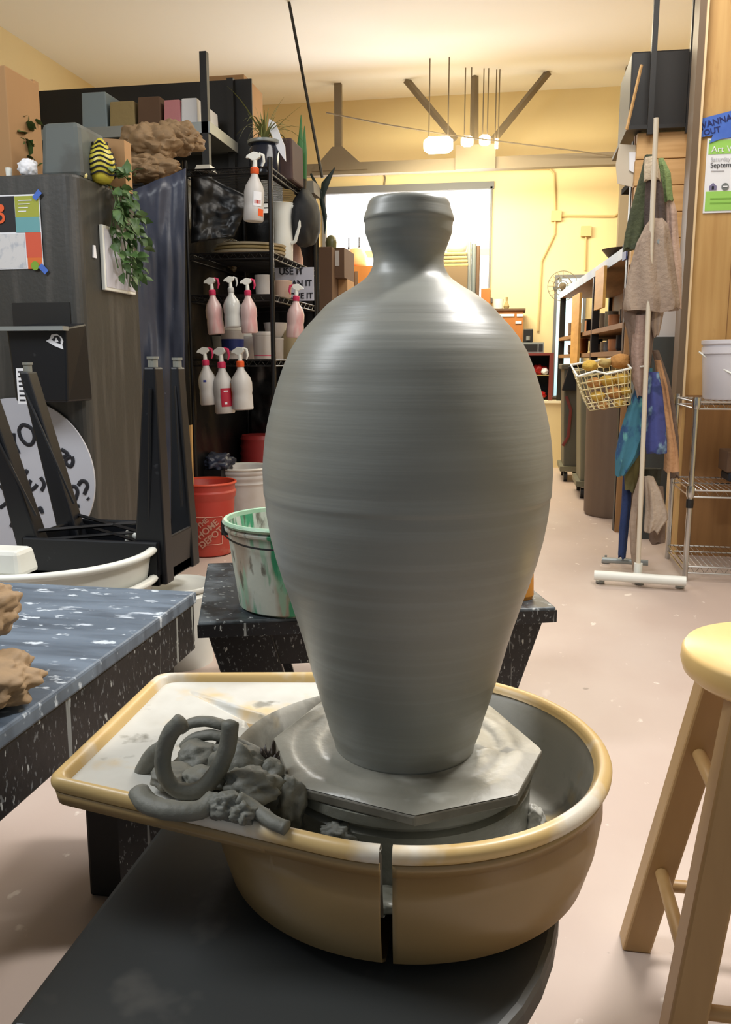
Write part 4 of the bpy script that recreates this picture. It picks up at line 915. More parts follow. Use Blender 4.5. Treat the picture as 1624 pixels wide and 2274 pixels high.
cbt = bottle(519, 613, 727, 4.30, m_clr, m_clr, m_clr, 'all-clear spray bottle with grey head in the middle row', -1, -.05, None, 1.15)
bottle(555, 617, 740, 4.305, m_pinkliq, m_pink, m_pink, 'pink-tinted spray bottle just left of the rack front post', -1, -.03)
bottle(655, 630, 750, 4.63, m_pinkliq, m_pink, m_pink, 'spray bottle with pink collar right of the rack front post', 1, .05, None, 1.1)
bottle(465, 770, 899, 4.305, m_whitec, m_pink, m_pink, 'spray bottle with small blue mark, leftmost of the bottom row', -1, -.06, [(-100, -80, .115, .125, mat('blue_print', (50, 60, 140), .5))])
bottle(501, 770, 918, 4.305, m_whitec, m_pink, m_pink, 'spray bottle with bright red label in the bottom row', -1, -.06, [(-78, -10, .03, .11, mat('red_label', (178, 36, 60), .5)), (-60, -35, .095, .1, m_paper), (-60, -45, .04, .05, m_paper)])
bottle(540, 770, 910, 4.30, m_whitec, m_orng, m_white, 'spray bottle with orange collar, rightmost of the bottom row', -1, -.04, [(-165, -140, .05, .125, mat('yellow_label', (224, 150, 50), .5))], 1.12)

# ================================================================== CARTONS behind rack, window stuff
def boxthing(px0, pt, px1, pb, y, d, m, name, lb, cat='box', z0=None, extra_top=0, bevel=.004):
    x0, x1, y0, y1, za, zb_ = BX(px0, pt, px1, pb, y, d)
    o = MB().box(x0, x1, y, y+d, za if z0 is None else z0, zb_+extra_top).build(name, m, bevel=bevel); return tag(o, lb, cat)
b1_ = boxthing(690, 548, 738, 700, 5.7, .35, m_cardd, 'brown_carton', 'tall dark brown carton stack right of the wire rack', z0=0)
bc = thing('cardboard_box', 'brown box with white printed side jutting out by the dark carton', 'box', PY(752, 640, 5.9))
x0, x1, y0, y1, z0, z1 = BX(738, 552, 768, 618, 5.85)
MB().box(x0, x1, 5.8, 6.15, z0, z1).build('box_body', m_cardd, bc)
MB().box(x0+.02, x0+.06, 5.795, 5.8, z1-.12, z1-.02).build('white_label', m_whitec, bc)
tag(MB().box(x0+.03, x1, 5.9, 6.15, 0, z0-.001).build('carton_stack', m_card), 'tan carton stack under the box with printed side', 'box')
p = PY(729, 548, 5.75)
tag(MB().lathe([(.035, 0), (.038, .04), (.03, .07), (.012, .085), (.001, .085)], (p.x+.01, 5.8, PY(714, 548, 5.7).z+.0), 24).build('olive_jar', mat('olive_jar', (96, 96, 60), .4), smooth=True), 'small round olive jar on the dark brown carton', 'jar')
ct = thing('storage_bench', 'long wooden bench of stored goods in front of the far window', 'bench', (-1.6, 8.6, 0))
ztb = PY(800, 592, 8.5).z
MB().box(PY(765, 600, 8.5).x-.12, PY(850, 600, 8.5).x, 8.45, 8.9, 0, ztb).build('cabinet_body', m_orange, ct)
MB().box(PY(795, 610, 8.5).x-.02, PY(795, 610, 8.5).x+.01, 8.44, 8.45, .7, ztb-.05).build('door_gap', m_cardd, ct)
p = PY(790, 560, 8.6)
tag(MB().lathe([(.09, 0), (.11, .03), (.115, .10), (.08, .17), (.05, .19), (.001, .19)], (p.x, 8.62, ztb), 32).build('terracotta_dome', m_terra, smooth='all'), 'terracotta dome-shaped pot glowing before the far window', 'pot')
for (px_, lb_) in ((774, 'left thin dark bottle standing before the far window'), (797, 'right thin dark bottle standing before the far window')):
    tag(MB().lathe([(.012, 0), (.014, .2), (.006, .24), (.006, .32), (.001, .32)], (PY(px_, 550, 8.8).x, 8.82, ztb), 12).build('thin_bottle', m_ink), lb_, 'bottle')
zt2 = PY(1010, 640, 8.3).z
MB().box(PY(975, 640, 8.3).x, PY(1038, 640, 8.3).x, 8.3, 8.7, PT if False else 0, PY(1008, 592, 8.3).z).build('dark_crate', mat('brown_crate', (112, 92, 66), .7), ct)
zc2 = PY(1008, 592, 8.3).z; xm0, xm1 = PY(977, 580, 8.3).x, PY(1040, 580, 8.3).x
for k in range(4): tag(MB().box(xm0+.005*k, xm1-.006*k, 8.32, 8.7, zc2+.034*k, zc2+.034*k+.032).build('folded_mat', m_khaki, bevel=.01), ['lowest', 'second', 'third', 'topmost'][k]+' khaki folded mat of the stack before the window', 'cloth', 'khaki folded mats')
tag(MB().lathe([(.07, 0), (.10, .02), (.115, .08), (.075, .2), (.06, .21), (.001, .21)], ((xm0+xm1)/2, 8.5, zc2+.137), 28).build('translucent_jug', mat('pale_grey_jug', (196, 196, 190), .4), smooth='all'), 'pale grey jug on top of the khaki folded mats', 'jug')
for k, (a, t_, w_) in enumerate(((1043, 538, .02), (1053, 540, .022), (1062, 545, .02))):
    p = PY(a, t_, 8.35); m_ = [m_gsteel, mat('steel_tube', (128, 136, 138), .4, .3), m_cardd][k]
    tag(MB().tube([(p.x, 8.35+.02*k, 0), (p.x, 8.35+.02*k, p.z)], w_, 12).build('upright_tube', m_, smooth=True), ['left grey', 'middle steel', 'right brown'][k]+' tube standing upright beside the khaki mats', 'tube', 'upright tubes before the window')
boxthing(1068, 640, 1088, 700, 8.9, .3, m_orange, 'small_crate', 'small orange-brown crate just below the window right side', z0=PT)
# far cabinet, microwave, cart on platform
fc = thing('far_cupboard', 'orange-brown wooden cupboard against the far wall', 'cupboard', PY(1130, 780, 8.9))
x0, x1, y0, y1, z0, z1 = BX(1085, 690, 1160, 880, 8.8, .4)
MB().box(x0, x1, 8.8, 9.25, PT, z1).build('cupboard_body', m_orange, fc)
MB().box(x0-.02, x1+.02, 8.78, 9.25, z1, z1+.02).build('cupboard_top', m_cardd, fc)
for k, (a, b, wd) in enumerate(((1122, 700, .09), (1155, 700, .03), (1152, 716, .03))):
    p = PY(a, b, 8.79); MB().box(p.x-wd, p.x+wd, 8.79, 8.8, p.z-.012, p.z+.012).build('paper_note', m_paper, fc)
p = PY(1106, 685, 8.9); tag(MB().lathe([(.05, 0), (.055, .1), (.05, .1), (.045, .01), (.001, .01)], (p.x, 8.95, z1+.021), 20).build('white_mug', m_white), 'white mug on top of the orange-brown cupboard', 'mug')
p = PY(1125, 680, 8.9); tag(MB().lathe([(.02, 0), (.03, .03), (.01, .08), (.012, .12), (.001, .12)], (p.x, 8.95, z1+.021), 16).build('small_bottle', m_khaki), 'small slim vase beside the white mug on cupboard', 'vase')
ct2 = thing('maroon_cart', 'maroon open cart with red things below the microwave', 'cart', PY(1200, 885, 8.7))
x0, x1, y0, y1, z0, z1 = BX(1160, 785, 1228, 884, 8.7)
MB().box(x0, x1, 8.6, 9.0, z1-.02, z1+.005).build('cart_top', m_maroon, ct2)
for x in (x0+.02, x1-.02): MB().box(x-.02, x+.02, 8.6, 9.0, PT, z1-.02).build('side_panel', m_maroon, ct2)
MB().box(x0, x1, 8.98, 9.0, PT, z1-.02).build('back_panel', m_black, ct2); zm_ = (PT+z1)/2+.02
MB().box(x0, x1, 8.62, 8.98, zm_-.008, zm_).build('shelf', m_khaki, ct2)
tag(lump(((x0+x1)/2, 8.75, zm_+.045), (.09, .06, .05), .3, 2, 71).build('red_bag', m_red, smooth='all'), 'red bag on the middle shelf of the maroon cart', 'bag')
tag(lump((x1-.08, 8.68, zm_+.035), (.035, .03, .035), .2, 2, 72).build('cream_ball', m_paper, smooth='all'), 'cream ball beside the red bag in the cart', 'ball')
tag(lump(((x0+x1)/2, 8.72, PT+.05), (.09, .07, .05), .2, 2, 73).build('red_helmet', m_red, smooth='all'), 'shiny red round object at the bottom of the cart', 'ball')
mw = thing('microwave_oven', 'black and silver microwave on the maroon cart', 'microwave', (x0, 8.7, z1))
x0, x1, y0, y1, z0, z1b = BX(1160, 761, 1208, 784, 8.68)
MB().box(x0, x1, 8.66, 8.95, z1+.006, z1+.006+(z1b-z0)).build('oven_body', m_gsteel, mw); MB().box(x0+.015, x1-.06, 8.655, 8.66, z1+.02, z1+(z1b-z0)-.01).build('oven_door', m_black, mw)
MB().box(x1-.05, x1-.01, 8.655, 8.66, z1+.02, z1+(z1b-z0)-.01).build('control_panel', m_ink, mw)
zq = z1+.007+(z1b-z0)
cm = thing('coffee_maker', 'small black coffee maker standing on the microwave', 'coffee maker', (x0+.05, 8.75, zq))
x0, x1, y0, y1, z0, z1 = BX(1163, 730, 1184, 760, 8.7)
MB().box(x0, x1, 8.70, 8.85, zq, zq+.13).build('machine_body', m_black, cm, bevel=.008); MB().tube([((x0+x1)/2, 8.69, zq+.02), ((x0+x1)/2, 8.69, zq+.06)], .02, 12).build('glass_pot', m_gsteel, cm)

# ================================================================== RIGHT AISLE SHELVING
P0 = PZ(1395, 545, 1.643); P1 = PZ(1245, 650, 1.643); da = (P1-P0).normalized(); na = Vector((da.y, -da.x, 0))
ra = thing('aisle_shelving', 'long dark shelving unit down the right aisle edged with tape', 'shelf', (P0.x, P0.y, 0))
def abox(s0, s1, w0, w1, z0, z1):
    q = []
    for z in (z0, z1):
        for s, w_ in ((s0, w0), (s0, w1), (s1, w1), (s1, w0)): p = P0+da*s+na*w_; q.append((p.x, p.y, z))
    return MB().hexa(q)
LN = (P1-P0).length
for z, nm in ((1.62, 'shelf_deck'), (1.22, 'shelf_deck'), (1.06, 'shelf_deck'), (2.0, 'shelf_deck')):
    if z == 2.0: abox(-.03, .3, 0, .45, z-.03, z).build(nm, mat('matt_black', (20, 20, 20), .95, spec=.1), ra)
    else: abox(0, LN, .0, .5, z-.03, z).build(nm, m_plyd, ra)
abox(0, LN, -.006, 0, 1.585, 1.645).build('tape_edge', mat('pale_blue_tape', (186, 196, 208), .6, layers=[((150, 166, 196), 3, .5, .1, U, .8)]), ra)
abox(.0, .12, -.008, -.001, 1.57, 1.66).build('navy_tape', mat('navy_tape', (36, 46, 110), .6), ra)
for s in (.0, 1.25, LN-.05):
    abox(s, s+.05, .0, .05, 0, 2.2 if s == 0 else 1.6).build('post', m_black, ra); abox(s, s+.05, .45, .5, 0, 2.2 if s == 0 else 1.6).build('post', m_black, ra)
abox(.0, LN, .48, .5, 1.06, 1.6).build('back_panel', m_plyd, ra)
for k, (s0, z, h_, w_, col, lb) in enumerate((( .1, 1.622, .07, .12, m_ink, 'taller black bowl stack on top of the aisle shelving'), (.75, 1.622, .09, .17, mat('charcoal_bowl', (60, 54, 50), .5), 'wide charcoal bowl on top of the aisle shelving'))):
    p = P0+da*s0+na*.14; tag(MB().lathe([(w_*.55, 0), (w_*.6, .01), (w_*.9, h_*.8), (w_, h_), (w_*.95, h_), (w_*.5, .02), (.001, .02)], (p.x, p.y, z), 32).build('black_bowl', col, smooth=True), lb, 'bowl')
# hanging plaques
for s0, w_, zt_, zb_, lb in ((.62, .16, 1.60, 1.34, 'nearer hanging light wooden plaque on the aisle shelving'), (1.75, .20, 1.52, .98, 'further tall hanging wooden plaque on the aisle shelving')):
    t = P0+da*s0; 
    o = abox(s0, s0+w_*2.3, -.03, -.012, zb_, zt_).build('wooden_plaque', mat('amber_plank', (216, 166, 84), .6, layers=[((190, 138, 62), 3, .5, .12, (1, 1, 7), .6)])); tag(o, lb, 'plaque', 'wooden plaques on the aisle shelving')
rr = random.Random(4); k = 0
for zrow, h0 in ((1.222, .10), (1.062, .09)):
    s0 = .12
    while s0 < LN-.3:
        p = P0+da*s0+na*rr.uniform(.08, .14); r_ = rr.uniform(.035, .05); h_ = h0*rr.uniform(.7, 1.4)
        m_ = [m_whitec, m_cardd, m_ink, m_terra, m_gsteel][k % 5]; nm = ['white', 'brown', 'black', 'terracotta', 'grey'][k % 5]
        tag(MB().lathe([(r_*.8, 0), (r_, .02), (r_, h_), (r_*.85, h_), (r_*.8, .01), (.001, .01)], (p.x, p.y, zrow), 20).build('storage_pot', m_), nm+' pot on the %s aisle shelf, number %d from the near end' % ('middle' if zrow > 1.1 else 'lower', k % 20+1), 'pot', 'pots on the aisle shelving')
        s0 += rr.uniform(.2, .34); k += 1
    k = 0
# papers at the end of shelf
pa = [PY(x, y, 5.15) for x, y in ((1376, 320), (1412, 322), (1414, 370), (1404, 415), (1372, 408), (1368, 366))]
tag(MB().prism(pa, (0, .006, 0)).build('paper_sheet', mat('cream_paper', (200, 190, 172), .8)), 'crumpled cream paper taped to the end of the aisle shelving', 'paper')
pa = [PY(x, y, 5.14) for x, y in ((1398, 338), (1416, 338), (1416, 388), (1398, 378))]
tag(MB().prism(pa, (0, .004, 0)).build('paper_sheet', m_paper), 'small white paper beside the cream one on aisle shelving', 'paper')
# fan
fp = PY(1250, 635, 8.95); fan = thing('standing_fan', 'round wire cage fan at the far end of the aisle', 'fan', (fp.x, 9.0, PT))
mf = MB()
for r_ in (.145, .09, .05): mf.tube([(fp.x+r_*cos(a), 8.95, fp.z+r_*sin(a)) for a in [2*pi*i/28 for i in range(29)]], .004, 5)
for i in range(16): a = 2*pi*i/16; mf.tube([(fp.x, 8.93, fp.z), (fp.x+.145*cos(a), 8.95, fp.z+.145*sin(a))], .002, 4)
mf.build('wire_cage', m_beam, fan)
MB().lathe([(.001, -.03), (.035, -.02), (.035, .02), (.001, .03)], (fp.x, 8.97, fp.z), 20, axis=Matrix.Rotation(pi/2, 3, 'X')).build('motor', m_beam, fan)
for k in range(4):
    a = k*pi/2+.4; MB().prism([(fp.x+.03*cos(a), 8.95, fp.z+.03*sin(a)), (fp.x+.1*cos(a-.35), 8.935, fp.z+.1*sin(a-.35)), (fp.x+.1*cos(a+.35), 8.965, fp.z+.1*sin(a+.35))], (0, .003, 0)).build('blade', m_gsteel, fan)
MB().tube([(fp.x, 9.0, PT), (fp.x, 9.0, fp.z)], .014, 10).build('pole', m_beam, fan); MB().lathe([(.13, 0), (.13, .02), (.02, .035), (.001, .035)], (fp.x, 9.0, PT), 24).build('base', m_beam, fan)

# ================================================================== BINS
def bin_(px0, px1, pt, y, m, lb, zlo=.12, taper=.03, d=.5, lid=True, wheels=True):
    x0 = xat(px0, y, .5); x1 = xat(px1, y, .5); zt = PY((px0+px1)/2, pt, y).z
    t = thing('trash_bin', lb, 'bin', ((x0+x1)/2, y+d/2, 0), 'grey trash bins along the aisle')
    MB().hexa([(x0+taper, y+taper, zlo), (x1-taper, y+taper, zlo), (x1-taper, y+d-taper, zlo), (x0+taper, y+d-taper, zlo), (x0, y, zt), (x1, y, zt), (x1, y+d, zt), (x0, y+d, zt)]).build('bin_body', m, t, bevel=.015)
    MB().box(x0-.02, x1+.02, y-.02, y+d+.02, zt-.03, zt+.012).build('rim', m, t, bevel=.008)
    if wheels:
        MB().box(x0, x1, y, y+d, zlo-.03, zlo+.01).build('dolly', m_gbin2, t)
        for x in (x0+.05, x1-.05):
            for yy in (y+.05, y+d-.05): MB().tube([(x-.015, yy, .04), (x+.015, yy, .04)], .04, 16).build('wheel', m_black, t)
    return t
b1 = bin_(1248, 1302, 812, 7.3, m_gbin, 'further dark grey bin with red smears and jug on its rim')
p = PY(1262, 840, 7.28); MB().hexa([(p.x-.05, 7.22, p.z-.1), (p.x+.1, 7.22, p.z-.1), (p.x+.1, 7.3, p.z-.1), (p.x-.05, 7.3, p.z-.1), (p.x+.0, 7.22, p.z+.1), (p.x+.08, 7.22, p.z+.1), (p.x+.08, 7.3, p.z+.1), (p.x, 7.3, p.z+.1)]).build('folded_bag', m_blackp, b1, bevel=.01)
MB().tube([PY(1258, 880, 7.29), PY(1268, 910, 7.29), PY(1262, 970, 7.29), PY(1250, 990, 7.29)], .012, 6, flat=.2, up=(0, 1, 0)).build('red_smear', m_maroon, b1)
bin_(1285, 1338, 822, 6.4, m_gbin2, 'nearer greenish grey wheeled bin in the aisle')
x = xat(1365, 5.75, .4); tag(MB().lathe([(.215, 0), (.225, .02), (.24, .84), (.25, .85), (.25, .88), (.235, .88), (.22, .05), (.001, .05)], (x+.05, 5.8, 0), 40).build('brown_barrel', m_barrel, smooth=True), 'round brown-grey barrel standing behind the hanging cloths', 'barrel')

# ================================================================== CLOTHES RACK
yR = 3.93
cr0 = Vector((PY(1416, 1290, yR).x, yR, 0)); ptop = PY(1458, 262, yR)
gr = thing('garment_rack', 'white rolling garment rack draped with cloths', 'clothes rack', (cr0.x, 4.15, 0))
MB().tube([(cr0.x, yR, .04), (ptop.x, yR, ptop.z)], .0105, 12).build('front_pole', mat('cream_pole', (206, 196, 178), .4), gr, smooth=True)
MB().tube([(cr0.x-.03, 4.36, .04), (cr0.x+.0, 4.36, 1.55)], .0105, 12).build('back_pole', m_gsteel, gr, smooth=True)
MB().tube([(cr0.x+.012, yR, 1.5), (cr0.x-.0, 4.36, 1.5)], .0105, 12).build('side_bar', m_gsteel, gr, smooth=True)
MB().tube([PZ(1320, 1277, .045), PZ(1524, 1291, .045)], .022, 14).build('front_foot', m_white, gr, smooth=True)
q0, q1 = PZ(1338, 1243, .05), PZ(1440, 1250, .05); MB().tube([q0, q1], .014, 10).build('back_foot', m_gsteel, gr, smooth=True)
MB().lathe([(.019, -.03), (.019, .05)], (cr0.x, yR, .05), 16).build('foot_socket', m_white, gr)
for q in (PZ(1333, 1295, .0), PZ(1420, 1298, 0), PZ(1510, 1306, 0), PZ(1345, 1250, 0)):
    MB().lathe([(.02, .003), (.02, .014), (.006, .016), (.006, .04)], (q.x, q.y, 0), 16).build('glide', m_gsteel, gr)
MB().box(cr0.x-.006, cr0.x+.006, yR-.026, yR-.018, .04, .055).build('bolt', m_black, gr)
def drape(rows, y, th, m, lb, seed, folds=5, amp=.25, name='hanging_towel', cat='towel'):
    n = 44; v = []; R_ = []
    for i in range(len(rows)-1):
        k = max(2, int(abs(rows[i+1][0]-rows[i][0])/9))
        for j in range(k): t = j/k; R_.append([rows[i][q]*(1-t)+rows[i+1][q]*t for q in range(3)])
    R_.append(list(rows[-1])); ph = seed*1.7
    for jj, (py_, xl, xr) in enumerate(R_):
        a, b = PY(xl, py_, y), PY(xr, py_, y); cx_ = (a.x+b.x)/2; hw = (b.x-a.x)/2; z = (a.z+b.z)/2; tt = min(th, hw*.95)
        s = jj/len(R_)
        for i in range(n):
            f_ = 2*pi*i/n; w1 = noise.noise(Vector((cos(f_)*1.5+seed, sin(f_)*1.5, z*3.0)))
            rr_ = 1+amp*(.75*sin(folds*f_+ph+w1*2.5+z*3)+.5*w1)*min(1, s*3+.2)
            edge = 1 if jj < len(R_)-1 else 1
            x = cx_+hw*cos(f_)*(.98+.10*(rr_-1)); yy = y+.0+tt*sin(f_)*rr_
            zz = z+(.02*noise.noise(Vector((f_*1.1, seed, 3)))*(1 if jj == len(R_)-1 else .15))
            v.append((x, yy, zz))
    K = len(R_); f = [(j*n+i, (j+1)*n+i, (j+1)*n+(i+1) % n, j*n+(i+1) % n) for j in range(K-1) for i in range(n)]+[tuple(range(n)), tuple((K-1)*n+i for i in range(n))[::-1]]
    return tag(MB().add(v, f).build(name, m, smooth=True), lb, cat, 'cloths hanging on the garment rack')
c_dg = cloth('dark_green_cloth', (72, 78, 54), (52, 56, 46)); c_lg = cloth('sage_cloth', (130, 152, 100), (112, 134, 86)); c_pk = cloth('pale_pink_towel', (206, 180, 166), (184, 158, 146))
c_mv = cloth('mauve_cloth', (86, 74, 70), (60, 56, 56)); c_bg = cloth('taupe_towel', (164, 146, 130), (142, 124, 110)); c_cr = cloth('cream_cloth', (206, 190, 166), (186, 168, 146))
c_bl = mat('blue_patterned_cloth', (62, 116, 136), .9, layers=[((40, 66, 116), 16, .52, .04, (1, 1, .6), .8), ((112, 180, 170), 20, .6, .04, (1, 1, .5), .7)], bump=.4)
c_in = mat('indigo_patterned_cloth', (64, 72, 132), .9, layers=[((140, 176, 196), 20, .60, .03, (1, 1, .5), .7), ((30, 44, 84), 12, .56, .05, U, .7)], bump=.4)
c_tn = cloth('tan_cloth', (196, 152, 112), (170, 128, 94)); c_ol = cloth('olive_cloth', (110, 104, 66), (88, 84, 54)); c_nv = cloth('navy_cloth', (44, 62, 106), (34, 46, 82)); c_tp = cloth('grey_taupe_cloth', (126, 108, 96), (106, 90, 80))
drape([(345, 1432, 1452), (380, 1424, 1462), (430, 1410, 1458), (480, 1397, 1450), (520, 1388, 1440), (556, 1383, 1424)], 4.10, .035, c_dg, 'dark green cloth hanging highest at left of the rack', 1, 4)
drape([(352, 1462, 1474), (385, 1464, 1490), (430, 1468, 1494), (447, 1472, 1496)], 4.08, .03, c_lg, 'sage green cloth at the top right of the rack', 2, 4)
drape([(350, 1432, 1458), (378, 1430, 1466), (400, 1430, 1468)], 4.02, .03, c_cr, 'small cream cloth at the very top of the rack pole', 3, 3)
drape([(372, 1440, 1464), (420, 1432, 1474), (480, 1430, 1480), (540, 1430, 1480)], 4.04, .03, c_mv, 'dark mauve cloth behind the pole under the cream one', 4, 6)
drape([(430, 1474, 1492), (470, 1474, 1504), (530, 1472, 1508), (590, 1468, 1514), (640, 1480, 1514), (685, 1482, 1514)], 4.10, .035, c_pk, 'pale pink towel hanging at the right of the rack', 5, 5)
drape([(486, 1446, 1472), (500, 1434, 1484), (540, 1414, 1492), (590, 1400, 1500), (640, 1388, 1508), (676, 1382, 1512), (690, 1384, 1508)], 3.98, .055, c_bg, 'largest taupe towel, widest in the middle of the rack', 6, 7, .34)
drape([(640, 1384, 1480), (700, 1384, 1466), (750, 1396, 1452), (800, 1400, 1446), (846, 1404, 1438)], 4.02, .05, c_tp, 'grey taupe towel hanging below the largest one', 7, 6, .34)
drape([(620, 1440, 1486), (660, 1446, 1482), (720, 1444, 1470), (745, 1450, 1464)], 3.99, .03, c_bg, 'narrow taupe towel fold right of the pole', 8, 4)
drape([(700, 1408, 1446), (780, 1402, 1444), (850, 1406, 1440), (880, 1416, 1436)], 3.99, .035, cloth('rosy_taupe_cloth', (160, 136, 124), (140, 118, 108)), 'rosy taupe towel above the blue patterned cloth', 9, 5)
drape([(818, 1434, 1450), (860, 1412, 1448), (910, 1392, 1444), (960, 1376, 1438), (1010, 1366, 1420), (1056, 1366, 1388)], 4.03, .04, c_bl, 'turquoise patterned cloth on the left of the pole', 10, 5)
drape([(826, 1440, 1464), (870, 1436, 1472), (930, 1434, 1478), (980, 1432, 1482), (1006, 1436, 1482)], 3.98, .035, c_in, 'indigo patterned cloth hanging on the pole', 11, 4, .15)
drape([(800, 1454, 1468), (860, 1460, 1484), (930, 1470, 1494), (1000, 1476, 1506), (1046, 1474, 1510)], 4.06, .03, c_tn, 'tan cloth right of the indigo patterned one', 12, 4)
drape([(778, 1448, 1464), (840, 1462, 1486), (900, 1482, 1500), (970, 1492, 1508), (1060, 1488, 1510)], 4.14, .03, c_tp, 'long grey taupe cloth at far right of the rack', 13, 4)
drape([(1000, 1392, 1428), (1050, 1386, 1420), (1088, 1388, 1412)], 4.10, .03, c_ol, 'olive cloth peeking out under the turquoise one', 14, 4)
drape([(1040, 1384, 1406), (1120, 1380, 1402), (1180, 1375, 1396), (1238, 1373, 1390)], 4.14, .025, c_nv, 'long navy cloth hanging lowest at left of the rack', 15, 3)
drape([(1058, 1420, 1438), (1100, 1406, 1432), (1160, 1398, 1424), (1220, 1400, 1420), (1268, 1406, 1414)], 4.02, .03, c_bg, 'pointed taupe towel hanging lowest by the pole foot', 16, 4)
drape([(1058, 1432, 1452), (1090, 1434, 1468), (1130, 1434, 1482), (1150, 1432, 1486), (1180, 1430, 1462)], 4.0, .03, cloth('light_taupe_cloth', (176, 160, 144), (150, 134, 120)), 'light taupe towel with pointed corners low on the rack', 17, 5)
drape([(1080, 1440, 1474), (1150, 1440, 1480), (1204, 1442, 1478)], 4.08, .02, c_tp, 'straight taupe towel behind the light pointed one', 18, 4)
drape([(1040, 1420, 1470), (1080, 1430, 1466)], 4.12, .03, cloth('dark_olive', (60, 58, 44), (44, 44, 36)), 'dark olive cloth low behind the pole', 19, 4)
# wire basket of sponges
bk = thing('wire_basket', 'tilted white wire basket full of sponges hooked beside the pole', 'basket', PY(1340, 915, 4.0))
yb0, yb1 = 3.96, 4.16
TLp, TRp, BLp, BRp = PY(1283, 836, yb0), PY(1402, 818, yb0), PY(1310, 912, yb0), PY(1400, 898, yb0)
off = Vector((-.02, yb1-yb0, .05)); mb = MB()
def grid(a, b, c_, d, nu, nv, r_=.0022):
    for i in range(nu+1): mb.tube([a.lerp(b, i/nu), c_.lerp(d, i/nu)], r_, 4)
    for j in range(nv+1): mb.tube([a.lerp(c_, j/nv), b.lerp(d, j/nv)], r_, 4)
grid(TLp, TRp, BLp, BRp, 8, 5); grid(TLp+off, TRp+off, BLp+off, BRp+off, 8, 5); grid(TLp, TLp+off, BLp, BLp+off, 4, 5); grid(TRp, TRp+off, BRp, BRp+off, 4, 5); grid(BLp, BRp, BLp+off, BRp+off, 8, 4)
mb.build('wire_mesh', mat('cream_wire', (206, 190, 140), .4), bk)
mb = MB(); m2 = TLp.lerp(TRp, .45)+Vector((0, 0, -.012)); mb.tube([TLp, TLp.lerp(TRp, .33)+Vector((0, 0, .012)), TLp.lerp(TRp, .55)+Vector((0, 0, -.008)), TRp, TRp+off, TLp+off, TLp], .005, 6).build('rim_wire', m_white, bk)
MB().tube([TRp+Vector((0, .06, 0)), Vector((PY(1433, 810, yR).x, yR, TRp.z+.01))], .004, 6).build('hook', m_white, bk)
for k, (a, b, m_, sx) in enumerate(((1310, 812, m_yel, .034), (1345, 806, mat('ring_sponge', (170, 146, 90), .9), .030), (1378, 802, m_tansp, .045), (1320, 850, m_tansp, .034), (1350, 845, m_yel, .036), (1382, 842, m_yel, .04), (1328, 880, m_yel, .034), (1365, 872, m_tansp, .036), (1390, 868, m_yel, .030), (1340, 900, m_tansp, .028), (1375, 895, m_yel, .028))):
    p = PY(a, b, 4.05); names = ['yellow sponge on top left', 'round ring sponge on top', 'big tan sponge on top right', 'tan sponge under the left rim', 'yellow sponge in the basket centre', 'yellow sponge at the right rim', 'yellow sponge low at the left', 'tan sponge low in the centre', 'yellow sponge low at the right', 'tan sponge at the bottom left', 'yellow sponge at the bottom right']
    tag(lump(p, (sx, .045, sx*.72), .18, 1.5, 80+k, 3).build('sponge', m_, smooth='all'), names[k]+' of wire basket', 'sponge', 'sponges in the wire basket')

# ================================================================== PLYWOOD WALL, PLANKS, NOTICES
yP = 4.6
xpl = PY(1540, 500, yP).x
pwl = struct(MB().box(xpl+.004, 2.6, yP, yP+.10, 0, CZ), 'wall_partition', m_pine)
MB().box(xpl+.02, 2.6, yP-.004, yP, 0, .83).build('lower_panel', m_plyd, pwl)
for k in range(1, 9): x = xpl+.19*k; MB().box(x-.0015, x+.0015, yP-.002, yP+.001, .83, CZ).build('groove', m_plyd, pwl)
ch = thing('steel_door_edge', 'brown steel channel standing at the left edge of plywood wall', 'channel', (xpl-.01, yP, 0))
MB().box(xpl-.035, xpl+.0, yP-.02, yP+.12, .78, CZ).build('channel', mat('brown_steel', (104, 86, 66), .5), ch)
MB().box(xpl-.004, xpl+.006, yP-.03, yP-.018, .78, CZ).build('pale_trim', mat('pale_trim', (222, 196, 156), .5), ch)
# planks stack behind cloths
x0, x1, y0, y1, z0, z1 = BX(1404, 292, 1534, 700, 5.1)
pk = thing('plank_stack', 'light pine plank panel behind the hanging cloths', 'planks', ((x0+x1)/2, 5.1, 0))
n = 7
for k in range(n): za = z0+(z1-z0)*k/n; MB().box(x0+R.uniform(0, .01), x1+.05, 5.1, 5.16, za+.001, za+(z1-z0)/n-.003).build('plank', m_plank, pk, bevel=.003)
MB().box(x0, x0+.03, 5.16, 5.2, 0, z1).box(x1, x1+.04, 5.16, 5.2, 0, z1).build('upright', m_plyd, pk)
x0, x1, y0, y1, z0, z1 = BX(1392, 200, 1532, 290, 5.1)
ls = thing('loft_shelf', 'dark steel loft shelf above the pine planks', 'shelf', (x0, 5.2, z0))
MB().box(x0, x1+.05, 5.05, 5.8, z0, z0+.02).build('shelf_deck', m_black, ls)
MB().tube([(x0, 5.05, z0), (x0+.06, 5.05, z0+.32)], .008, 4).build('side_brace', m_plank, ls)
for x in (x0+.12, x1-.01): MB().box(x-.014, x+.014, 5.04, 5.07, z0-.03, CZ).build('hanger', m_black, ls)
tag(MB().box(x0+.02, x1, 5.15, 5.7, z0+.021, z0+.42).build('storage_case', m_black, bevel=.01), 'dark trunk stored on the steel loft shelf', 'trunk')
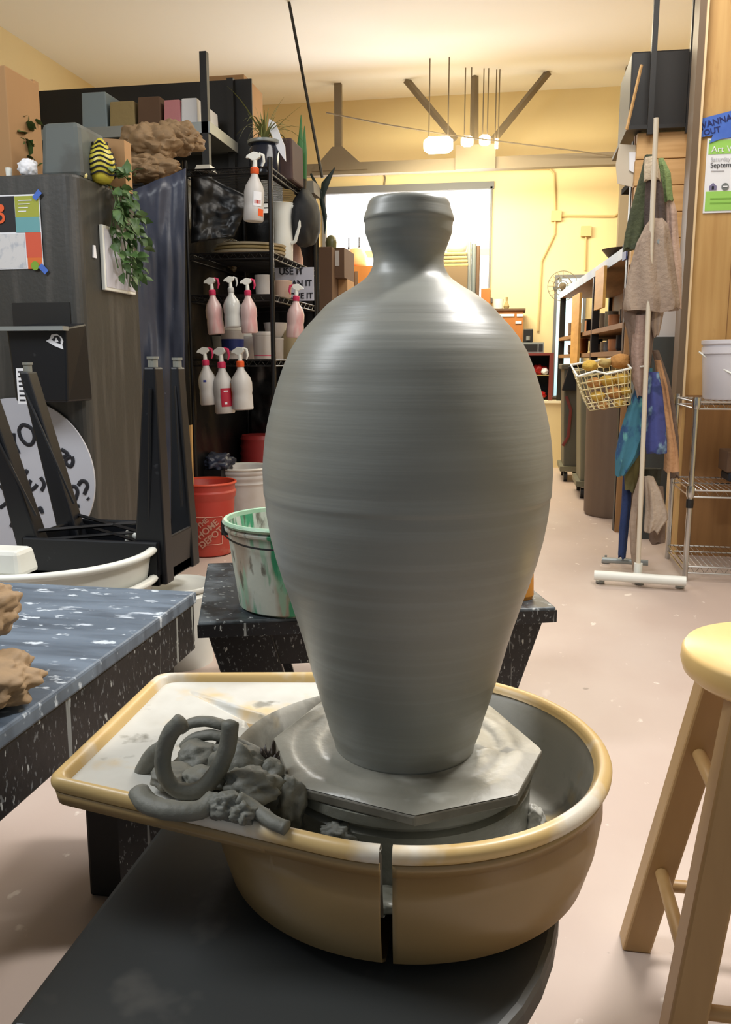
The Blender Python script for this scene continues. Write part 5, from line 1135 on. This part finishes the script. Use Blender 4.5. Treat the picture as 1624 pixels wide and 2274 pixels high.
# grey bin and dark box under planks
x0, x1, y0, y1, z0, z1 = BX(1452, 680, 1502, 748, 5.0)
zd = PY(1475, 800, 5.0).z
tag(MB().box(x0, x1, 5.0, 5.08, z0, z1).build('pale_board', mat('pale_grey_board', (186, 184, 182), .6)), 'pale grey board behind the cloths above the dark box', 'board')
tag(MB().box(x0, x1, 4.98, 5.09, 0, z0-.001).build('dark_box', mat('slate_dark', (54, 58, 56), .6)), 'dark slate cabinet box behind the hanging cloths', 'box')
# event poster on plywood wall
x0, x1, y0, y1, z0, z1 = BX(1566, 306, 1700, 472, yP)
ps = thing('event_poster', 'white and green event poster pinned on the plywood wall', 'poster', (x0, yP-.006, z0))
MB().box(x0, x1, yP-.006, yP-.004, z0, z1).build('poster_sheet', m_paper, ps)
H_ = z1-z0; m_pg = mat('poster_lime', (150, 204, 96), .7)
MB().box(x0+.008, x1, yP-.0075, yP-.006, z1-H_*.21, z1-.008).build('green_header', m_pg, ps)
MB().box(x0+.008, x1, yP-.0075, yP-.006, z0+.01, z0+H_*.29).build('green_footer', m_pg, ps)
MB().box(x0+.03, x1, yP-.0085, yP-.0075, z0+H_*.18, z0+H_*.2).box(x0+.03, x1, yP-.0085, yP-.0075, z0+H_*.12, z0+H_*.14).build('footer_lines', mat('poster_leaf', (120, 170, 70), .7), ps)
text('Art Works', 'printed_words', m_paper, ps, (x0+.02, yP-.009, z1-H_*.15), .042, align='LEFT')
text('September', 'printed_words', m_ink, ps, (x0+.02, yP-.009, z1-H_*.36), .032, align='LEFT')
text('Saturday', 'printed_words', mat('faint_grey_print', (190, 190, 196), .7), ps, (x0+.02, yP-.009, z1-H_*.28), .026, align='LEFT')
MB().box(x0+.025, x0+.085, yP-.009, yP-.008, z1-H_*.44, z1-H_*.425).build('small_line', MC['faint_grey_print'], ps)
lz = z0+H_*.35
MB().prism([(x0+.022, yP-.009, lz-.014), (x0+.056, yP-.009, lz-.014), (x0+.056, yP-.009, lz+.004), (x0+.039, yP-.009, lz+.020), (x0+.022, yP-.009, lz+.004)], (0, .002, 0)).build('house_logo', mat('logo_violet', (120, 116, 150), .7), ps)
MB().box(x0+.034, x0+.044, yP-.010, yP-.009, lz-.012, lz+.004).build('logo_door', m_ink, ps)
MB().lathe([(.001, 0), (.017, 0), (.017, .002), (.001, .002)], (x0+.095, yP-.008, lz), 24, axis=Matrix.Rotation(pi/2, 3, 'X')).build('round_logo', mat('logo_grey', (110, 116, 116), .7), ps)
MB().box(x0+.084, x0+.106, yP-.0115, yP-.0105, lz-.003, lz+.003).build('logo_bar', m_paper, ps)
# blue tape with scribbles
bt_ = thing('blue_tape', 'wide blue masking tape with handwriting above the green poster', 'tape', PY(1590, 300, yP-.012))
pa = [PY(x, y, yP-.012) for x, y in ((1556, 264), (1700, 226), (1700, 298), (1640, 302), (1600, 309), (1576, 318), (1584, 300), (1552, 306), (1562, 288))]
MB().prism(pa, (0, .002, 0)).build('tape_strip', m_blue, bt_)
m_bi = mat('navy_ink', (24, 34, 96), .7)
text('WANNA', 'handwriting', m_bi, bt_, PY(1588, 271, yP-.014), .040, tilt=radians(14), ext=.0003, thick=.0006)
text('OUT', 'handwriting', m_bi, bt_, PY(1582, 291, yP-.014), .036, tilt=radians(12), ext=.0003, thick=.0006)
# ================================================================== CHROME SHELF
cs_ = thing('chrome_shelf', 'low chrome wire shelf unit in front of the plywood wall', 'shelf', (1.1, 4.25, 0))
fx0 = Vector((PZ(1522, 1290, 0).x, 4.03, 0)); cy0, cy1 = 4.03, 4.50; cx0 = PY(1545, 900, 4.03).x; cx1 = cx0+.85
cx0 = (cx0+fx0.x)/2
zt_ = PY(1580, 893, cy0).z; zm_ = PY(1580, 1090, cy0).z
for x in (cx0, cx1):
    for y in (cy0, cy1):
        MB().tube([(x, y, 0), (x, y, zt_+.02)], .0127, 12).build('post', m_chrome, cs_, smooth=True)
MB().lathe([(.016, -.02), (.017, 0), (.016, .02)], (cx0, cy0, zm_-.06), 14).build('black_collar', m_black, cs_)
MB().lathe([(.017, -.02), (.020, 0), (.017, .03)], (cx0, cy0, zt_-.01), 14).lathe([(.017, -.02), (.020, 0), (.017, .03)], (cx0, cy0, zm_-.01), 14).build('collar', m_chrome, cs_, smooth=True)
for z in (zt_, zm_, .07):
    m = MB()
    for zz_ in (z, z-.03):
        for (a, b) in (((cx0, cy0), (cx1, cy0)), ((cx1, cy0), (cx1, cy1)), ((cx1, cy1), (cx0, cy1)), ((cx0, cy1), (cx0, cy0))): m.tube([(a[0], a[1], zz_), (b[0], b[1], zz_)], .0045, 6)
    A, B = Vector((cx0, cy0, 0)), Vector((cx1, cy0, 0)); m.tube([A.lerp(B, i/40)+Vector((0, 0, z if i % 2 else z-.03)) for i in range(41)], .002, 4)
    for i in range(1, 34): x = cx0+(cx1-cx0)*i/34; m.tube([(x, cy0, z+.003), (x, cy1, z+.003)], .0018, 4)
    m.build('wire_shelf', m_chrome, cs_)
p = PY(1614, 880, 4.2)
wb_ = thing('lidded_pail', 'white lidded pail with wire handle on the chrome shelf', 'bucket', (p.x+.02, 4.22, zt_+.006))
zh = PY(1600, 756, 4.2).z-zt_-.006; rx = xat(1560, 4.2, 1.0); rcx = rx+.16
MB().lathe([(.135, 0), (.142, .008), (.155, zh-.06), (.16, zh-.06), (.16, zh-.03), (.155, zh-.03), (.155, zh-.015), (.001, zh-.015)], (rcx, 4.22, zt_+.006), 48).build('bucket_body', m_bigwh, wb_, smooth=True)
MB().lathe([(.158, zh-.02), (.163, zh-.015), (.163, zh), (.15, zh+.002), (.145, zh-.006), (.001, zh-.006)], (rcx, 4.22, zt_+.006), 48).build('lid', m_bigwh, wb_, smooth=True)
hz = zt_+.006+zh*.62
MB().tube([(rcx-.172+.344*t, 4.22-.168*sin(pi*t)-.0, hz+.05-.11*sin(pi*t)) for t in [i/24 for i in range(25)]], .004, 6).build('handle', m_white, wb_, smooth=True)
text('. o .', 'red_print', m_pink, wb_, (rcx-.04, 4.22-.158, zt_+zh-.04), .02) if False else None
tag(MB().box(cx0+.22, cx1-.05, 4.3, 4.46, zm_+.006, zm_+.05).build('dark_folded_cloth', m_ink, bevel=.01), 'dark folded cloth on the middle chrome shelf', 'cloth')
x0, x1, y0, y1, z0, z1 = BX(1606, 1000, 1700, 1062, 4.38)
tag(MB().box(x0, x1, 4.3, 4.48, zm_+.051, z1).build('dark_crate', m_cardd, bevel=.005), 'dark brown crate standing at the right on the chrome shelf', 'crate')
